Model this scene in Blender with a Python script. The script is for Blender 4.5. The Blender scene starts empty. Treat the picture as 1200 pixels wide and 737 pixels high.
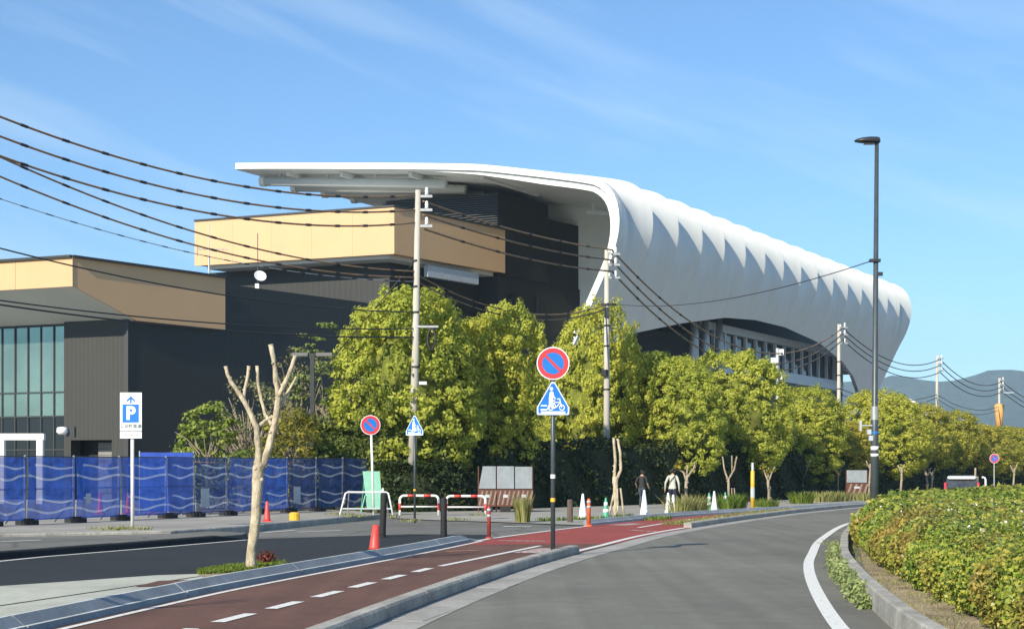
import bpy, math, random
import numpy as np
from mathutils import Vector, Matrix

# ------------------------------------------------------------------ camera, world, sun, exposure
SC = bpy.context.scene
COL = SC.collection
F, HZ, CX, H = 1800.0, 556.0, 600.0, 1.5      # focal length / horizon row / centre column (survey units), eye height

cam_data = bpy.data.cameras.new('camera')
cam = bpy.data.objects.new('camera', cam_data)
COL.objects.link(cam)
cam.location = (0, 0, H)
cam.rotation_euler = (math.radians(90), 0, 0)
cam_data.sensor_width = 36.0
cam_data.lens = 36.0 * F / 1200.0
cam_data.shift_y = (HZ - 368.5) / 1200.0
cam_data.clip_start = 0.1
cam_data.clip_end = 12000
SC.camera = cam

SUN_EL = math.radians(30)
SUN_H = Vector((-0.515, -0.857))               # horizontal direction towards the sun
SUN_H.normalize()
world = bpy.data.worlds.new('World')
SC.world = world
world.use_nodes = True
wn, wl = world.node_tree.nodes, world.node_tree.links
wn.clear()
w_out = wn.new('ShaderNodeOutputWorld')
w_bg = wn.new('ShaderNodeBackground')
w_bg.inputs['Strength'].default_value = 0.112
sky = wn.new('ShaderNodeTexSky')
sky.sky_type = 'NISHITA'
sky.sun_disc = False
sky.sun_elevation = SUN_EL
sky.sun_rotation = math.atan2(SUN_H.x, SUN_H.y)
sky.altitude = 0
sky.air_density = 1.0
sky.dust_density = 0.15
sky.ozone_density = 3.5
# thin cirrus streaks, a property of the whole sky
tc = wn.new('ShaderNodeTexCoord')
sxyz = wn.new('ShaderNodeSeparateXYZ')
wl.new(tc.outputs['Generated'], sxyz.inputs['Vector'])
def wmath(op, a_, b_):
    n_ = wn.new('ShaderNodeMath')
    n_.operation = op
    for i_, v_ in enumerate((a_, b_)):
        if isinstance(v_, (int, float)): n_.inputs[i_].default_value = v_
        else: wl.new(v_, n_.inputs[i_])
    return n_.outputs[0]
slant = wmath('ADD', sxyz.outputs['Z'], wmath('MULTIPLY', sxyz.outputs['X'], 0.34))
cxyz = wn.new('ShaderNodeCombineXYZ')
wl.new(wmath('MULTIPLY', sxyz.outputs['X'], 1.5), cxyz.inputs['X'])
wl.new(wmath('MULTIPLY', sxyz.outputs['Y'], 1.2), cxyz.inputs['Y'])
wl.new(wmath('MULTIPLY', slant, 11.0), cxyz.inputs['Z'])
n1 = wn.new('ShaderNodeTexNoise')
n1.inputs['Scale'].default_value = 2.1
n1.inputs['Detail'].default_value = 5
n1.inputs['Roughness'].default_value = 0.5
n1.inputs['Distortion'].default_value = 0.35
rmp = wn.new('ShaderNodeValToRGB')
rmp.color_ramp.elements[0].position = 0.46
rmp.color_ramp.elements[0].color = (0, 0, 0, 1)
rmp.color_ramp.elements[1].position = 0.80
rmp.color_ramp.elements[1].color = (0.42, 0.42, 0.42, 1)
mixc = wn.new('ShaderNodeMix')
mixc.data_type = 'RGBA'
wl.new(cxyz.outputs['Vector'], n1.inputs['Vector'])
wl.new(n1.outputs['Fac'], rmp.inputs['Fac'])
wl.new(rmp.outputs['Color'], mixc.inputs['Factor'])
tint = wn.new('ShaderNodeMix')
tint.data_type = 'RGBA'
tint.blend_type = 'MULTIPLY'
tint.inputs['Factor'].default_value = 1.0
tint.inputs['B'].default_value = (0.66, 0.86, 1.0, 1)
wl.new(sky.outputs['Color'], tint.inputs['A'])
wl.new(tint.outputs['Result'], mixc.inputs['A'])
mixc.inputs['B'].default_value = (5.6, 6.6, 7.2, 1)
wl.new(mixc.outputs['Result'], w_bg.inputs['Color'])
wl.new(w_bg.outputs['Background'], w_out.inputs['Surface'])

sun_data = bpy.data.lights.new('sun', 'SUN')
sun_data.energy = 4.9
sun_data.angle = math.radians(0.53)
sun_data.color = (1.0, 0.90, 0.74)
sun = bpy.data.objects.new('sun', sun_data)
COL.objects.link(sun)
sun_to = Vector((-SUN_H.x * math.cos(SUN_EL), -SUN_H.y * math.cos(SUN_EL), -math.sin(SUN_EL)))
sun.rotation_euler = sun_to.to_track_quat('-Z', 'Y').to_euler()
sun.location = (-40, -60, 60)

vs = SC.view_settings
vs.view_transform = 'Standard'
vs.look = 'None'
vs.exposure = 0.62
vs.gamma = 1.0
vs.use_curve_mapping = False
SC.cycles.use_denoising = True
SC.cycles.max_bounces = 6
SC.cycles.transparent_max_bounces = 8
SC.cycles.volume_bounces = 0

# ------------------------------------------------------------------ helpers
random.seed(7)
RNG = np.random.default_rng(11)

def at(px, py, d):
    return Vector(((px - CX) / F * d, d, H - (py - HZ) / F * d))

def gr(px, py, z=0.0):
    d = (H - z) * F / (py - HZ)
    return Vector(((px - CX) / F * d, d, z))

def col_hit(px, p, q):
    """distance t along the plan line p + t q where it crosses the sight line px"""
    k = (px - CX) / F
    return (k * p[1] - p[0]) / (q[0] - k * q[1])

def lerp(a, b, t):
    return a + (b - a) * t

def poly_x(pts, d):
    """X of a plan polyline (sorted by depth) at depth d"""
    if d <= pts[0][1]:
        a, b = pts[0], pts[1]
    elif d >= pts[-1][1]:
        a, b = pts[-2], pts[-1]
    else:
        for a, b in zip(pts, pts[1:]):
            if a[1] <= d <= b[1]:
                break
    return a[0] + (b[0] - a[0]) * (d - a[1]) / (b[1] - a[1])

def smooth_line(pts, step=1.0):
    """Catmull-Rom resample of a plan polyline"""
    P = [Vector((p[0], p[1])) for p in pts]
    P = [P[0] * 2 - P[1]] + P + [P[-1] * 2 - P[-2]]
    out = []
    for i in range(1, len(P) - 2):
        a, b, c, d = P[i - 1], P[i], P[i + 1], P[i + 2]
        n = max(2, int((c - b).length / step))
        for k in range(n):
            t = k / n
            out.append(0.5 * ((2 * b) + (c - a) * t + (2 * a - 5 * b + 4 * c - d) * t * t + (-a + 3 * b - 3 * c + d) * t ** 3))
    out.append(P[-2])
    return out

def offset_line(line, off):
    """shift a plan line to its right (positive) by off metres"""
    out = []
    for i, p in enumerate(line):
        a = line[max(0, i - 1)]
        b = line[min(len(line) - 1, i + 1)]
        t = (b - a).normalized()
        o = off[i] if isinstance(off, (list, tuple)) else off
        out.append(p + Vector((t.y, -t.x)) * o)
    return out

class MB:
    def __init__(s):
        s.v, s.f, s.mi = [], [], []
    def add(s, vs_, fs, m=0):
        o = len(s.v)
        s.v.extend([tuple(x) for x in vs_])
        for f in fs:
            s.f.append([i + o for i in f])
            s.mi.append(m)
        return s
    def obox(s, c, ux, uy, uz, m=0):
        c, ux, uy, uz = Vector(c), Vector(ux), Vector(uy), Vector(uz)
        V = [c + ux * a + uy * b + uz * g for g in (-.5, .5) for b in (-.5, .5) for a in (-.5, .5)]
        return s.add(V, [(0, 2, 3, 1), (4, 5, 7, 6), (0, 1, 5, 4), (2, 6, 7, 3), (0, 4, 6, 2), (1, 3, 7, 5)], m)
    def box(s, cx, cy, cz, sx, sy, sz, rz=0, m=0):
        c, n = math.cos(rz), math.sin(rz)
        return s.obox((cx, cy, cz), (sx * c, sx * n, 0), (-sy * n, sy * c, 0), (0, 0, sz), m)
    def beam(s, a, b, w, h, up=(0, 0, 1), m=0):
        a, b = Vector(a), Vector(b)
        d = b - a
        u = Vector(up)
        side = d.cross(u)
        if side.length < 1e-6:
            side = d.cross(Vector((1, 0, 0)))
        side.normalize()
        u = side.cross(d).normalized()
        return s.obox((a + b) / 2, d, side * w, u * h, m)
    def prism(s, poly, z0, z1, m=0):
        n = len(poly)
        V = [(p[0], p[1], z0) for p in poly] + [(p[0], p[1], z1) for p in poly]
        fs = [tuple(range(n - 1, -1, -1)), tuple(range(n, 2 * n))]
        fs += [(i, (i + 1) % n, n + (i + 1) % n, n + i) for i in range(n)]
        return s.add(V, fs, m)
    def plate(s, poly, y0, y1, m=0):
        """outline in the local XZ plane, thickness along Y"""
        n = len(poly)
        V = [(p[0], y0, p[1]) for p in poly] + [(p[0], y1, p[1]) for p in poly]
        fs = [tuple(range(n)), tuple(range(2 * n - 1, n - 1, -1))]
        fs += [(i, n + i, n + (i + 1) % n, (i + 1) % n) for i in range(n)]
        return s.add(V, fs, m)
    def ring(s, r0, r1, y0, y1, cx=0, cz=0, n=28, m=0):
        V, fs = [], []
        for i in range(n):
            a = 2 * math.pi * i / n
            for r in (r0, r1):
                for y in (y0, y1):
                    V.append((cx + r * math.cos(a), y, cz + r * math.sin(a)))
        for i in range(n):
            a, b = 4 * i, 4 * ((i + 1) % n)
            fs += [(a, b, b + 2, a + 2), (a + 1, a + 3, b + 3, b + 1), (a, a + 1, b + 1, b), (a + 2, b + 2, b + 3, a + 3)]
        return s.add(V, fs, m)
    def tube(s, pts, rad, n=8, m=0, cap=True):
        pts = [Vector(p) for p in pts]
        if not isinstance(rad, (list, tuple)):
            rad = [rad] * len(pts)
        V, fs = [], []
        prev = None
        for i, p in enumerate(pts):
            t = (pts[min(i + 1, len(pts) - 1)] - pts[max(i - 1, 0)]).normalized()
            if prev is None:
                prev = t.orthogonal().normalized()
            u = (prev - t * prev.dot(t))
            u = u.normalized() if u.length > 1e-6 else t.orthogonal().normalized()
            prev = u
            w = t.cross(u)
            for k in range(n):
                a = 2 * math.pi * k / n
                V.append(p + (u * math.cos(a) + w * math.sin(a)) * rad[i])
        for i in range(len(pts) - 1):
            for k in range(n):
                a, b = i * n + k, i * n + (k + 1) % n
                fs.append((a, b, b + n, a + n))
        if cap:
            fs.append(tuple(range(n - 1, -1, -1)))
            o = (len(pts) - 1) * n
            fs.append(tuple(range(o, o + n)))
        return s.add(V, fs, m)
    def lathe(s, prof, n=14, c=(0, 0, 0), m=0):
        V, fs = [], []
        for r, z in prof:
            for k in range(n):
                a = 2 * math.pi * k / n
                V.append((c[0] + r * math.cos(a), c[1] + r * math.sin(a), c[2] + z))
        for i in range(len(prof) - 1):
            for k in range(n):
                a, b = i * n + k, i * n + (k + 1) % n
                fs.append((a, b, b + n, a + n))
        fs.append(tuple(range(n - 1, -1, -1)))
        o = (len(prof) - 1) * n
        fs.append(tuple(range(o, o + n)))
        return s.add(V, fs, m)
    def mesh(s, name, smooth=False):
        me = bpy.data.meshes.new(name)
        me.from_pydata(s.v, [], s.f)
        if any(s.mi):
            me.polygons.foreach_set('material_index', s.mi)
        if smooth:
            me.polygons.foreach_set('use_smooth', [True] * len(me.polygons))
        me.update()
        return me
    def build(s, name, mat, parent=None, smooth=False, kind=None, loc=None, rz=0):
        o = link(name, s.mesh(name, smooth), mat, parent)
        if kind:
            o['kind'] = kind
        if loc is not None:
            o.location = loc
            o.rotation_euler.z = rz
        return o

def link(name, me, mat, parent=None):
    o = bpy.data.objects.new(name, me)
    COL.objects.link(o)
    if mat is not None and me is not None and not me.materials:
        for mm in (mat if isinstance(mat, (list, tuple)) else [mat]):
            me.materials.append(mm)
    if parent is not None:
        o.parent = parent
    return o

def tag(o, label=None, cat=None, group=None, kind=None):
    if label: o['label'] = label
    if cat: o['category'] = cat
    if group: o['group'] = group
    if kind: o['kind'] = kind
    return o

def thing(name, label, cat, loc=(0, 0, 0), rz=0, group=None, scale=None):
    o = bpy.data.objects.new(name, None)
    COL.objects.link(o)
    o.empty_display_size = 0.3
    o.location = loc
    o.rotation_euler.z = rz
    if scale: o.scale = scale
    return tag(o, label, cat, group)

def copy_tree(o, parent=None):
    c = o.copy()
    COL.objects.link(c)
    c.parent = parent
    for ch in [x for x in o.children]:
        copy_tree(ch, c)
    return c

# ------------------------------------------------------------------ materials
def pm(name, base, rough=0.6, var=0.12, scale=6.0, bump=0.0, bscale=None, metal=0.0, spec=0.5, second=None, detail=6, stretch=None, coat=0.0):
    m = bpy.data.materials.new(name)
    m.use_nodes = True
    nt = m.node_tree
    b = nt.nodes['Principled BSDF']
    b.inputs['Roughness'].default_value = rough
    b.inputs['Metallic'].default_value = metal
    b.inputs['Specular IOR Level'].default_value = spec
    if coat: b.inputs['Coat Weight'].default_value = coat
    tcn = nt.nodes.new('ShaderNodeTexCoord')
    mpn = nt.nodes.new('ShaderNodeMapping')
    if stretch: mpn.inputs['Scale'].default_value = stretch
    nt.links.new(tcn.outputs['Object'], mpn.inputs['Vector'])
    no = nt.nodes.new('ShaderNodeTexNoise')
    no.inputs['Scale'].default_value = scale
    no.inputs['Detail'].default_value = detail
    no.inputs['Roughness'].default_value = 0.6
    nt.links.new(mpn.outputs['Vector'], no.inputs['Vector'])
    ra = nt.nodes.new('ShaderNodeValToRGB')
    lo = second if second else tuple(max(0, c * (1 - var)) for c in base)
    hi = base if second else tuple(min(1, c * (1 + var)) for c in base)
    ra.color_ramp.elements[0].position = 0.32
    ra.color_ramp.elements[0].color = (*lo, 1)
    ra.color_ramp.elements[1].position = 0.68
    ra.color_ramp.elements[1].color = (*hi, 1)
    nt.links.new(no.outputs['Fac'], ra.inputs['Fac'])
    nt.links.new(ra.outputs['Color'], b.inputs['Base Color'])
    if bump:
        n2 = nt.nodes.new('ShaderNodeTexNoise')
        n2.inputs['Scale'].default_value = bscale or scale * 6
        n2.inputs['Detail'].default_value = 3
        nt.links.new(mpn.outputs['Vector'], n2.inputs['Vector'])
        bu = nt.nodes.new('ShaderNodeBump')
        bu.inputs['Strength'].default_value = bump
        bu.inputs['Distance'].default_value = 0.02
        nt.links.new(n2.outputs['Fac'], bu.inputs['Height'])
        nt.links.new(bu.outputs['Normal'], b.inputs['Normal'])
    return m

def ground_mat(name, base, fine=90.0, patch=0.35, pvar=0.18, fvar=0.25, rough=0.9, bump=0.35, crack=0.0, stain=None, streak=0.0):
    """aggregate surface: fine grains, broad wear patches, cracks and stains"""
    m = bpy.data.materials.new(name)
    m.use_nodes = True
    nt = m.node_tree
    L, N = nt.links, nt.nodes
    b = N['Principled BSDF']
    b.inputs['Roughness'].default_value = rough
    b.inputs['Specular IOR Level'].default_value = 0.3
    t = N.new('ShaderNodeTexCoord')
    def noise(sc, det, ro=0.6):
        n = N.new('ShaderNodeTexNoise')
        n.inputs['Scale'].default_value = sc
        n.inputs['Detail'].default_value = det
        n.inputs['Roughness'].default_value = ro
        L.new(t.outputs['Object'], n.inputs['Vector'])
        return n
    def ramp(src, p0, c0, p1, c1):
        r = N.new('ShaderNodeValToRGB')
        r.color_ramp.elements[0].position = p0
        r.color_ramp.elements[0].color = (c0, c0, c0, 1)
        r.color_ramp.elements[1].position = p1
        r.color_ramp.elements[1].color = (c1, c1, c1, 1)
        L.new(src, r.inputs['Fac'])
        return r
    def mul(a, bsock):
        x = N.new('ShaderNodeMix')
        x.data_type = 'RGBA'
        x.blend_type = 'MULTIPLY'
        x.inputs['Factor'].default_value = 1
        L.new(a, x.inputs['A'])
        L.new(bsock, x.inputs['B'])
        return x.outputs['Result']
    nf = noise(fine, 2, 0.8)
    npatch = noise(patch, 5, 0.55)
    nmid = noise(patch * 11, 4, 0.65)
    rgb = N.new('ShaderNodeRGB')
    rgb.outputs[0].default_value = (*base, 1)
    c = mul(rgb.outputs[0], ramp(nf.outputs['Fac'], 0.3, 1 - fvar, 0.7, 1 + fvar).outputs['Color'])
    c = mul(c, ramp(npatch.outputs['Fac'], 0.35, 1 - pvar, 0.65, 1 + pvar).outputs['Color'])
    c = mul(c, ramp(nmid.outputs['Fac'], 0.35, 1 - pvar * 0.6, 0.65, 1 + pvar * 0.6).outputs['Color'])
    if streak:
        sm = N.new('ShaderNodeMapping')
        sm.inputs['Rotation'].default_value = (0, 0, 0.16)
        sm.inputs['Scale'].default_value = (1.9, 0.035, 1)
        L.new(t.outputs['Object'], sm.inputs['Vector'])
        sn_ = N.new('ShaderNodeTexNoise')
        sn_.inputs['Scale'].default_value = 1.0
        sn_.inputs['Detail'].default_value = 3
        L.new(sm.outputs['Vector'], sn_.inputs['Vector'])
        c = mul(c, ramp(sn_.outputs['Fac'], 0.35, 1 - streak, 0.65, 1 + streak).outputs['Color'])
    if crack:
        vo = N.new('ShaderNodeTexVoronoi')
        vo.feature = 'DISTANCE_TO_EDGE'
        vo.inputs['Scale'].default_value = crack
        nd = noise(1.6, 4)
        mx = N.new('ShaderNodeMix')
        mx.data_type = 'VECTOR'
        mx.inputs['Factor'].default_value = 0.25
        L.new(t.outputs['Object'], mx.inputs['A'])
        L.new(nd.outputs['Color'], mx.inputs['B'])
        L.new(mx.outputs['Result'], vo.inputs['Vector'])
        c = mul(c, ramp(vo.outputs['Distance'], 0.0, 0.55, 0.02, 1.0).outputs['Color'])
    if stain:
        ns = noise(stain[0], 5, 0.7)
        x = N.new('ShaderNodeMix')
        x.data_type = 'RGBA'
        L.new(ramp(ns.outputs['Fac'], 0.55, 0.0, 0.75, stain[2] if len(stain) > 2 else 0.7).outputs['Color'], x.inputs['Factor'])
        L.new(c, x.inputs['A'])
        x.inputs['B'].default_value = (*stain[1], 1)
        c = x.outputs['Result']
    L.new(c, b.inputs['Base Color'])
    bu = N.new('ShaderNodeBump')
    bu.inputs['Strength'].default_value = bump
    bu.inputs['Distance'].default_value = 0.01
    L.new(nf.outputs['Fac'], bu.inputs['Height'])
    L.new(bu.outputs['Normal'], b.inputs['Normal'])
    return m

def paint_worn(name, base, wear=0.5, under=(0.10, 0.10, 0.10)):
    """road paint rubbed through in specks"""
    m = bpy.data.materials.new(name)
    m.use_nodes = True
    nt = m.node_tree
    L, N = nt.links, nt.nodes
    b = N['Principled BSDF']
    b.inputs['Roughness'].default_value = 0.7
    t = N.new('ShaderNodeTexCoord')
    n = N.new('ShaderNodeTexNoise')
    n.inputs['Scale'].default_value = 14
    n.inputs['Detail'].default_value = 8
    n.inputs['Roughness'].default_value = 0.75
    L.new(t.outputs['Object'], n.inputs['Vector'])
    r = N.new('ShaderNodeValToRGB')
    r.color_ramp.elements[0].position = 0.20 + 0.25 * wear
    r.color_ramp.elements[0].color = (*under, 1)
    r.color_ramp.elements[1].position = 0.30 + 0.28 * wear
    r.color_ramp.elements[1].color = (*base, 1)
    L.new(n.outputs['Fac'], r.inputs['Fac'])
    L.new(r.outputs['Color'], b.inputs['Base Color'])
    return m

def cladding(name, base, pitch=0.3, depth=0.02, rough=0.55, var=0.06):
    """ribbed vertical sheet cladding: fine relief only"""
    m = pm(name, base, rough, var, 0.6, 0, stretch=(1, 1, 0.25))
    nt = m.node_tree
    N, L = nt.nodes, nt.links
    t = N.new('ShaderNodeTexCoord')
    sx = N.new('ShaderNodeSeparateXYZ')
    L.new(t.outputs['Object'], sx.inputs['Vector'])
    ad = N.new('ShaderNodeMath')
    ad.operation = 'MULTIPLY'
    ad.inputs[1].default_value = 2 * math.pi / pitch
    L.new(sx.outputs['X'], ad.inputs[0])
    sn = N.new('ShaderNodeMath')
    sn.operation = 'SINE'
    L.new(ad.outputs[0], sn.inputs[0])
    bu = N.new('ShaderNodeBump')
    bu.inputs['Strength'].default_value = 0.28
    bu.inputs['Distance'].default_value = depth
    L.new(sn.outputs[0], bu.inputs['Height'])
    L.new(bu.outputs['Normal'], N['Principled BSDF'].inputs['Normal'])
    return m

def leaf_mat(name, cols, trans=0.35, patch=None, pscale=0.6, rough=0.55, pw=0.5):
    """leaves: colour differs from leaf to leaf, with broad patches of another tint"""
    m = bpy.data.materials.new(name)
    m.use_nodes = True
    nt = m.node_tree
    N, L = nt.nodes, nt.links
    N.clear()
    out = N.new('ShaderNodeOutputMaterial')
    g = N.new('ShaderNodeNewGeometry')
    r = N.new('ShaderNodeValToRGB')
    el = r.color_ramp.elements
    while len(el) < len(cols): el.new(0.5)
    for i, c in enumerate(cols):
        el[i].position = i / (len(cols) - 1)
        el[i].color = (*c, 1)
    L.new(g.outputs['Random Per Island'], r.inputs['Fac'])
    c = r.outputs['Color']
    if patch:
        t = N.new('ShaderNodeTexCoord')
        n = N.new('ShaderNodeTexNoise')
        n.inputs['Scale'].default_value = pscale
        n.inputs['Detail'].default_value = 4
        L.new(t.outputs['Object'], n.inputs['Vector'])
        r2 = N.new('ShaderNodeValToRGB')
        r2.color_ramp.elements[0].position = 0.45
        r2.color_ramp.elements[0].color = (0, 0, 0, 1)
        r2.color_ramp.elements[1].position = 0.68
        r2.color_ramp.elements[1].color = (pw, pw, pw, 1)
        L.new(n.outputs['Fac'], r2.inputs['Fac'])
        x = N.new('ShaderNodeMix')
        x.data_type = 'RGBA'
        L.new(r2.outputs['Color'], x.inputs['Factor'])
        L.new(c, x.inputs['A'])
        x.inputs['B'].default_value = (*patch, 1)
        c = x.outputs['Result']
    oi = N.new('ShaderNodeObjectInfo')
    mr = N.new('ShaderNodeMapRange')
    mr.inputs['To Min'].default_value = 0.490
    mr.inputs['To Max'].default_value = 0.506
    L.new(oi.outputs['Random'], mr.inputs['Value'])
    hs = N.new('ShaderNodeHueSaturation')
    L.new(mr.outputs['Result'], hs.inputs['Hue'])
    mr2 = N.new('ShaderNodeMapRange')
    mr2.inputs['To Min'].default_value = 1.06
    mr2.inputs['To Max'].default_value = 0.95
    L.new(oi.outputs['Random'], mr2.inputs['Value'])
    L.new(mr2.outputs['Result'], hs.inputs['Value'])
    L.new(c, hs.inputs['Color'])
    c = hs.outputs['Color']
    d = N.new('ShaderNodeBsdfPrincipled')
    d.inputs['Roughness'].default_value = rough
    d.inputs['Specular IOR Level'].default_value = 0.25
    tr = N.new('ShaderNodeBsdfTranslucent')
    mx = N.new('ShaderNodeMixShader')
    mx.inputs[0].default_value = trans
    L.new(c, d.inputs['Base Color'])
    L.new(c, tr.inputs['Color'])
    L.new(d.outputs[0], mx.inputs[1])
    L.new(tr.outputs[0], mx.inputs[2])
    L.new(mx.outputs[0], out.inputs['Surface'])
    return m

M = {}
M['asphalt'] = ground_mat('asphalt', (0.165, 0.163, 0.134), 60, 0.22, 0.13, 0.34, 0.88, 0.4, stain=(0.7, (0.115, 0.115, 0.10), 0.5), streak=0.10)
M['asphalt_dark_shaded'] = ground_mat('asphalt_dark_shaded', (0.023, 0.027, 0.029), 70, 0.3, 0.12, 0.30, 0.9, 0.4)  # side road's shade put into the dark bluish colour
M['asphalt_light'] = ground_mat('asphalt_light', (0.16, 0.158, 0.14), 60, 0.25, 0.18, 0.30, 0.92, 0.4, crack=0.35, stain=(1.1, (0.09, 0.09, 0.085)))
M['concrete_walk'] = ground_mat('concrete_walk', (0.31, 0.30, 0.265), 45, 0.4, 0.14, 0.12, 0.9, 0.2, stain=(0.9, (0.22, 0.21, 0.18)))
M['apron'] = ground_mat('apron', (0.42, 0.43, 0.36), 45, 0.35, 0.16, 0.12, 0.9, 0.2, stain=(0.7, (0.30, 0.31, 0.27)))
M['kerb_lit_edge'] = ground_mat('kerb_lit_edge', (0.58, 0.60, 0.56), 30, 1.2, 0.14, 0.12, 0.6, 0.1, stain=(3.5, (0.3, 0.31, 0.3), 0.6))  # sunlight on the divider's top and ledge painted as a lighter colour
M['concrete'] = ground_mat('concrete', (0.33, 0.32, 0.29), 40, 0.9, 0.16, 0.15, 0.85, 0.2, stain=(2.2, (0.20, 0.19, 0.17)))
M['kerb'] = ground_mat('kerb', (0.34, 0.33, 0.29), 35, 1.4, 0.2, 0.2, 0.9, 0.3, stain=(3.5, (0.17, 0.16, 0.14)))
M['kerb_blue'] = ground_mat('kerb_blue', (0.22, 0.245, 0.26), 30, 1.2, 0.14, 0.12, 0.6, 0.1, stain=(2.8, (0.16, 0.17, 0.18), 0.5))
M['lane_old'] = ground_mat('lane_old', (0.128, 0.066, 0.047), 70, 0.5, 0.14, 0.28, 0.9, 0.35, stain=(0.8, (0.062, 0.030, 0.026), 0.6), streak=0.12)
M['lane_red'] = ground_mat('lane_red', (0.29, 0.062, 0.050), 70, 0.5, 0.12, 0.22, 0.9, 0.35, stain=(1.0, (0.17, 0.045, 0.04), 0.6))
M['soil'] = ground_mat('soil', (0.31, 0.255, 0.165), 30, 1.5, 0.3, 0.4, 1.0, 0.8, stain=(4, (0.17, 0.16, 0.07)))
M['terrain'] = ground_mat('terrain', (0.13, 0.13, 0.10), 8, 0.02, 0.25, 0.25, 1.0, 0.2)
M['line'] = paint_worn('line', (0.72, 0.72, 0.67), 0.55, (0.24, 0.23, 0.21))
M['line_worn'] = paint_worn('line_worn', (0.58, 0.55, 0.50), 0.95, (0.24, 0.07, 0.06))
M['line_orange'] = paint_worn('line_orange', (0.45, 0.22, 0.12), 0.9, (0.14, 0.05, 0.04))
M['white_shell'] = pm('white_shell', (0.68, 0.70, 0.67), 0.42, 0.05, 0.9, 0.0, stretch=(1, 1, 0.07))
M['white_paint'] = pm('white_paint', (0.78, 0.78, 0.75), 0.45, 0.06, 4)
M['beige'] = pm('beige', (0.60, 0.385, 0.20), 0.6, 0.03, 0.5)
M['dark_clad'] = cladding('dark_clad', (0.033, 0.034, 0.029), 0.3, 0.008)
M['black_clad'] = cladding('black_clad', (0.016, 0.018, 0.0155), 0.45, 0.008)
M['black_panel'] = pm('black_panel', (0.015, 0.0155, 0.016), 0.5, 0.1, 0.4)
M['grey_wall'] = pm('grey_wall', (0.80, 0.82, 0.77), 0.7, 0.06, 0.5)
M['soffit'] = pm('soffit', (0.58, 0.60, 0.57), 0.6, 0.04, 0.4)
M['roof_bounce'] = pm('roof_bounce', (0.52, 0.53, 0.52), 0.8, 0.1, 0.5)  # unseen roofs made pale to bounce light up to the shell soffit
M['glass'] = pm('glass', (0.26, 0.35, 0.30), 0.05, 0.2, 0.25, metal=0.75, spec=1.0)
M['glass_dark'] = pm('glass_dark', (0.012, 0.016, 0.019), 0.08, 0.15, 0.3, spec=0.6)
M['mullion'] = pm('mullion', (0.03, 0.035, 0.035), 0.5, 0.1, 3)
M['steel_grey'] = pm('steel_grey', (0.50, 0.56, 0.60), 0.45, 0.1, 2)
M['galv'] = pm('galv', (0.42, 0.43, 0.43), 0.42, 0.12, 6, metal=0.5)
M['pole_concrete'] = pm('pole_concrete', (0.44, 0.42, 0.36), 0.85, 0.14, 3, 0.15, 30, stretch=(1, 1, 0.15))
M['dark_metal'] = pm('dark_metal', (0.030, 0.034, 0.037), 0.4, 0.15, 3)
M['teal_metal'] = pm('teal_metal', (0.05, 0.065, 0.072), 0.4, 0.15, 4)
M['brown_cable'] = pm('brown_cable', (0.22, 0.14, 0.08), 0.6, 0.25, 2)
M['black_cable'] = pm('black_cable', (0.02, 0.02, 0.022), 0.6, 0.1, 2)
M['grey_cable'] = pm('grey_cable', (0.28, 0.30, 0.32), 0.6, 0.1, 2)
M['insulator'] = pm('insulator', (0.75, 0.76, 0.76), 0.25, 0.05, 5)
M['sign_white'] = pm('sign_white', (0.82, 0.83, 0.83), 0.35, 0.03, 3)
M['sign_blue'] = pm('sign_blue', (0.012, 0.165, 0.56), 0.35, 0.08, 3)
M['sign_red'] = pm('sign_red', (0.56, 0.045, 0.055), 0.35, 0.08, 3)
M['sign_back'] = pm('sign_back', (0.30, 0.31, 0.31), 0.5, 0.1, 3)
M['lamp_grey'] = pm('lamp_grey', (0.13, 0.13, 0.13), 0.5, 0.1, 3)
M['sign_ink'] = pm('sign_ink', (0.08, 0.13, 0.13), 0.5, 0.05, 3)
M['red_plastic'] = pm('red_plastic', (0.62, 0.060, 0.045), 0.45, 0.12, 4)
M['orange_plastic'] = pm('orange_plastic', (0.70, 0.13, 0.035), 0.45, 0.12, 4)
M['dark_red'] = pm('dark_red', (0.30, 0.045, 0.035), 0.5, 0.2, 5)
M['green_plastic'] = pm('green_plastic', (0.06, 0.33, 0.20), 0.45, 0.12, 4)
M['green_board'] = pm('green_board', (0.20, 0.46, 0.33), 0.5, 0.1, 3)
M['black_rubber'] = pm('black_rubber', (0.012, 0.012, 0.013), 0.75, 0.3, 8)
M['wood_post'] = pm('wood_post', (0.10, 0.075, 0.055), 0.85, 0.35, 6, 0.4, 30, stretch=(4, 4, 0.6))
M['yellow'] = pm('yellow', (0.72, 0.42, 0.03), 0.45, 0.1, 4)
M['bark_pale'] = pm('bark_pale', (0.60, 0.53, 0.38), 0.9, 0.2, 9, 0.9, 30, second=(0.27, 0.22, 0.14), stretch=(1, 1, 0.5))
M['bark_mid'] = pm('bark_mid', (0.40, 0.34, 0.24), 0.9, 0.2, 5, 0.5, 22, second=(0.22, 0.18, 0.12), stretch=(1, 1, 0.45))
M['bark_dark'] = pm('bark_dark', (0.10, 0.080, 0.055), 0.95, 0.3, 4, 0.5, 20)
M['cut_wood'] = pm('cut_wood', (0.62, 0.52, 0.36), 0.8, 0.1, 10)
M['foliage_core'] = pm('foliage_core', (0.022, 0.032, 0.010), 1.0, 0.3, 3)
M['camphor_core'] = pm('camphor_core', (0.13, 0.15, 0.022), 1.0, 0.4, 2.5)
M['leaf_camphor'] = leaf_mat('leaf_camphor', [(0.30, 0.35, 0.05), (0.49, 0.53, 0.08), (0.61, 0.61, 0.10), (0.53, 0.57, 0.10)], 0.5, (0.37, 0.44, 0.07), 0.45)
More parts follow.
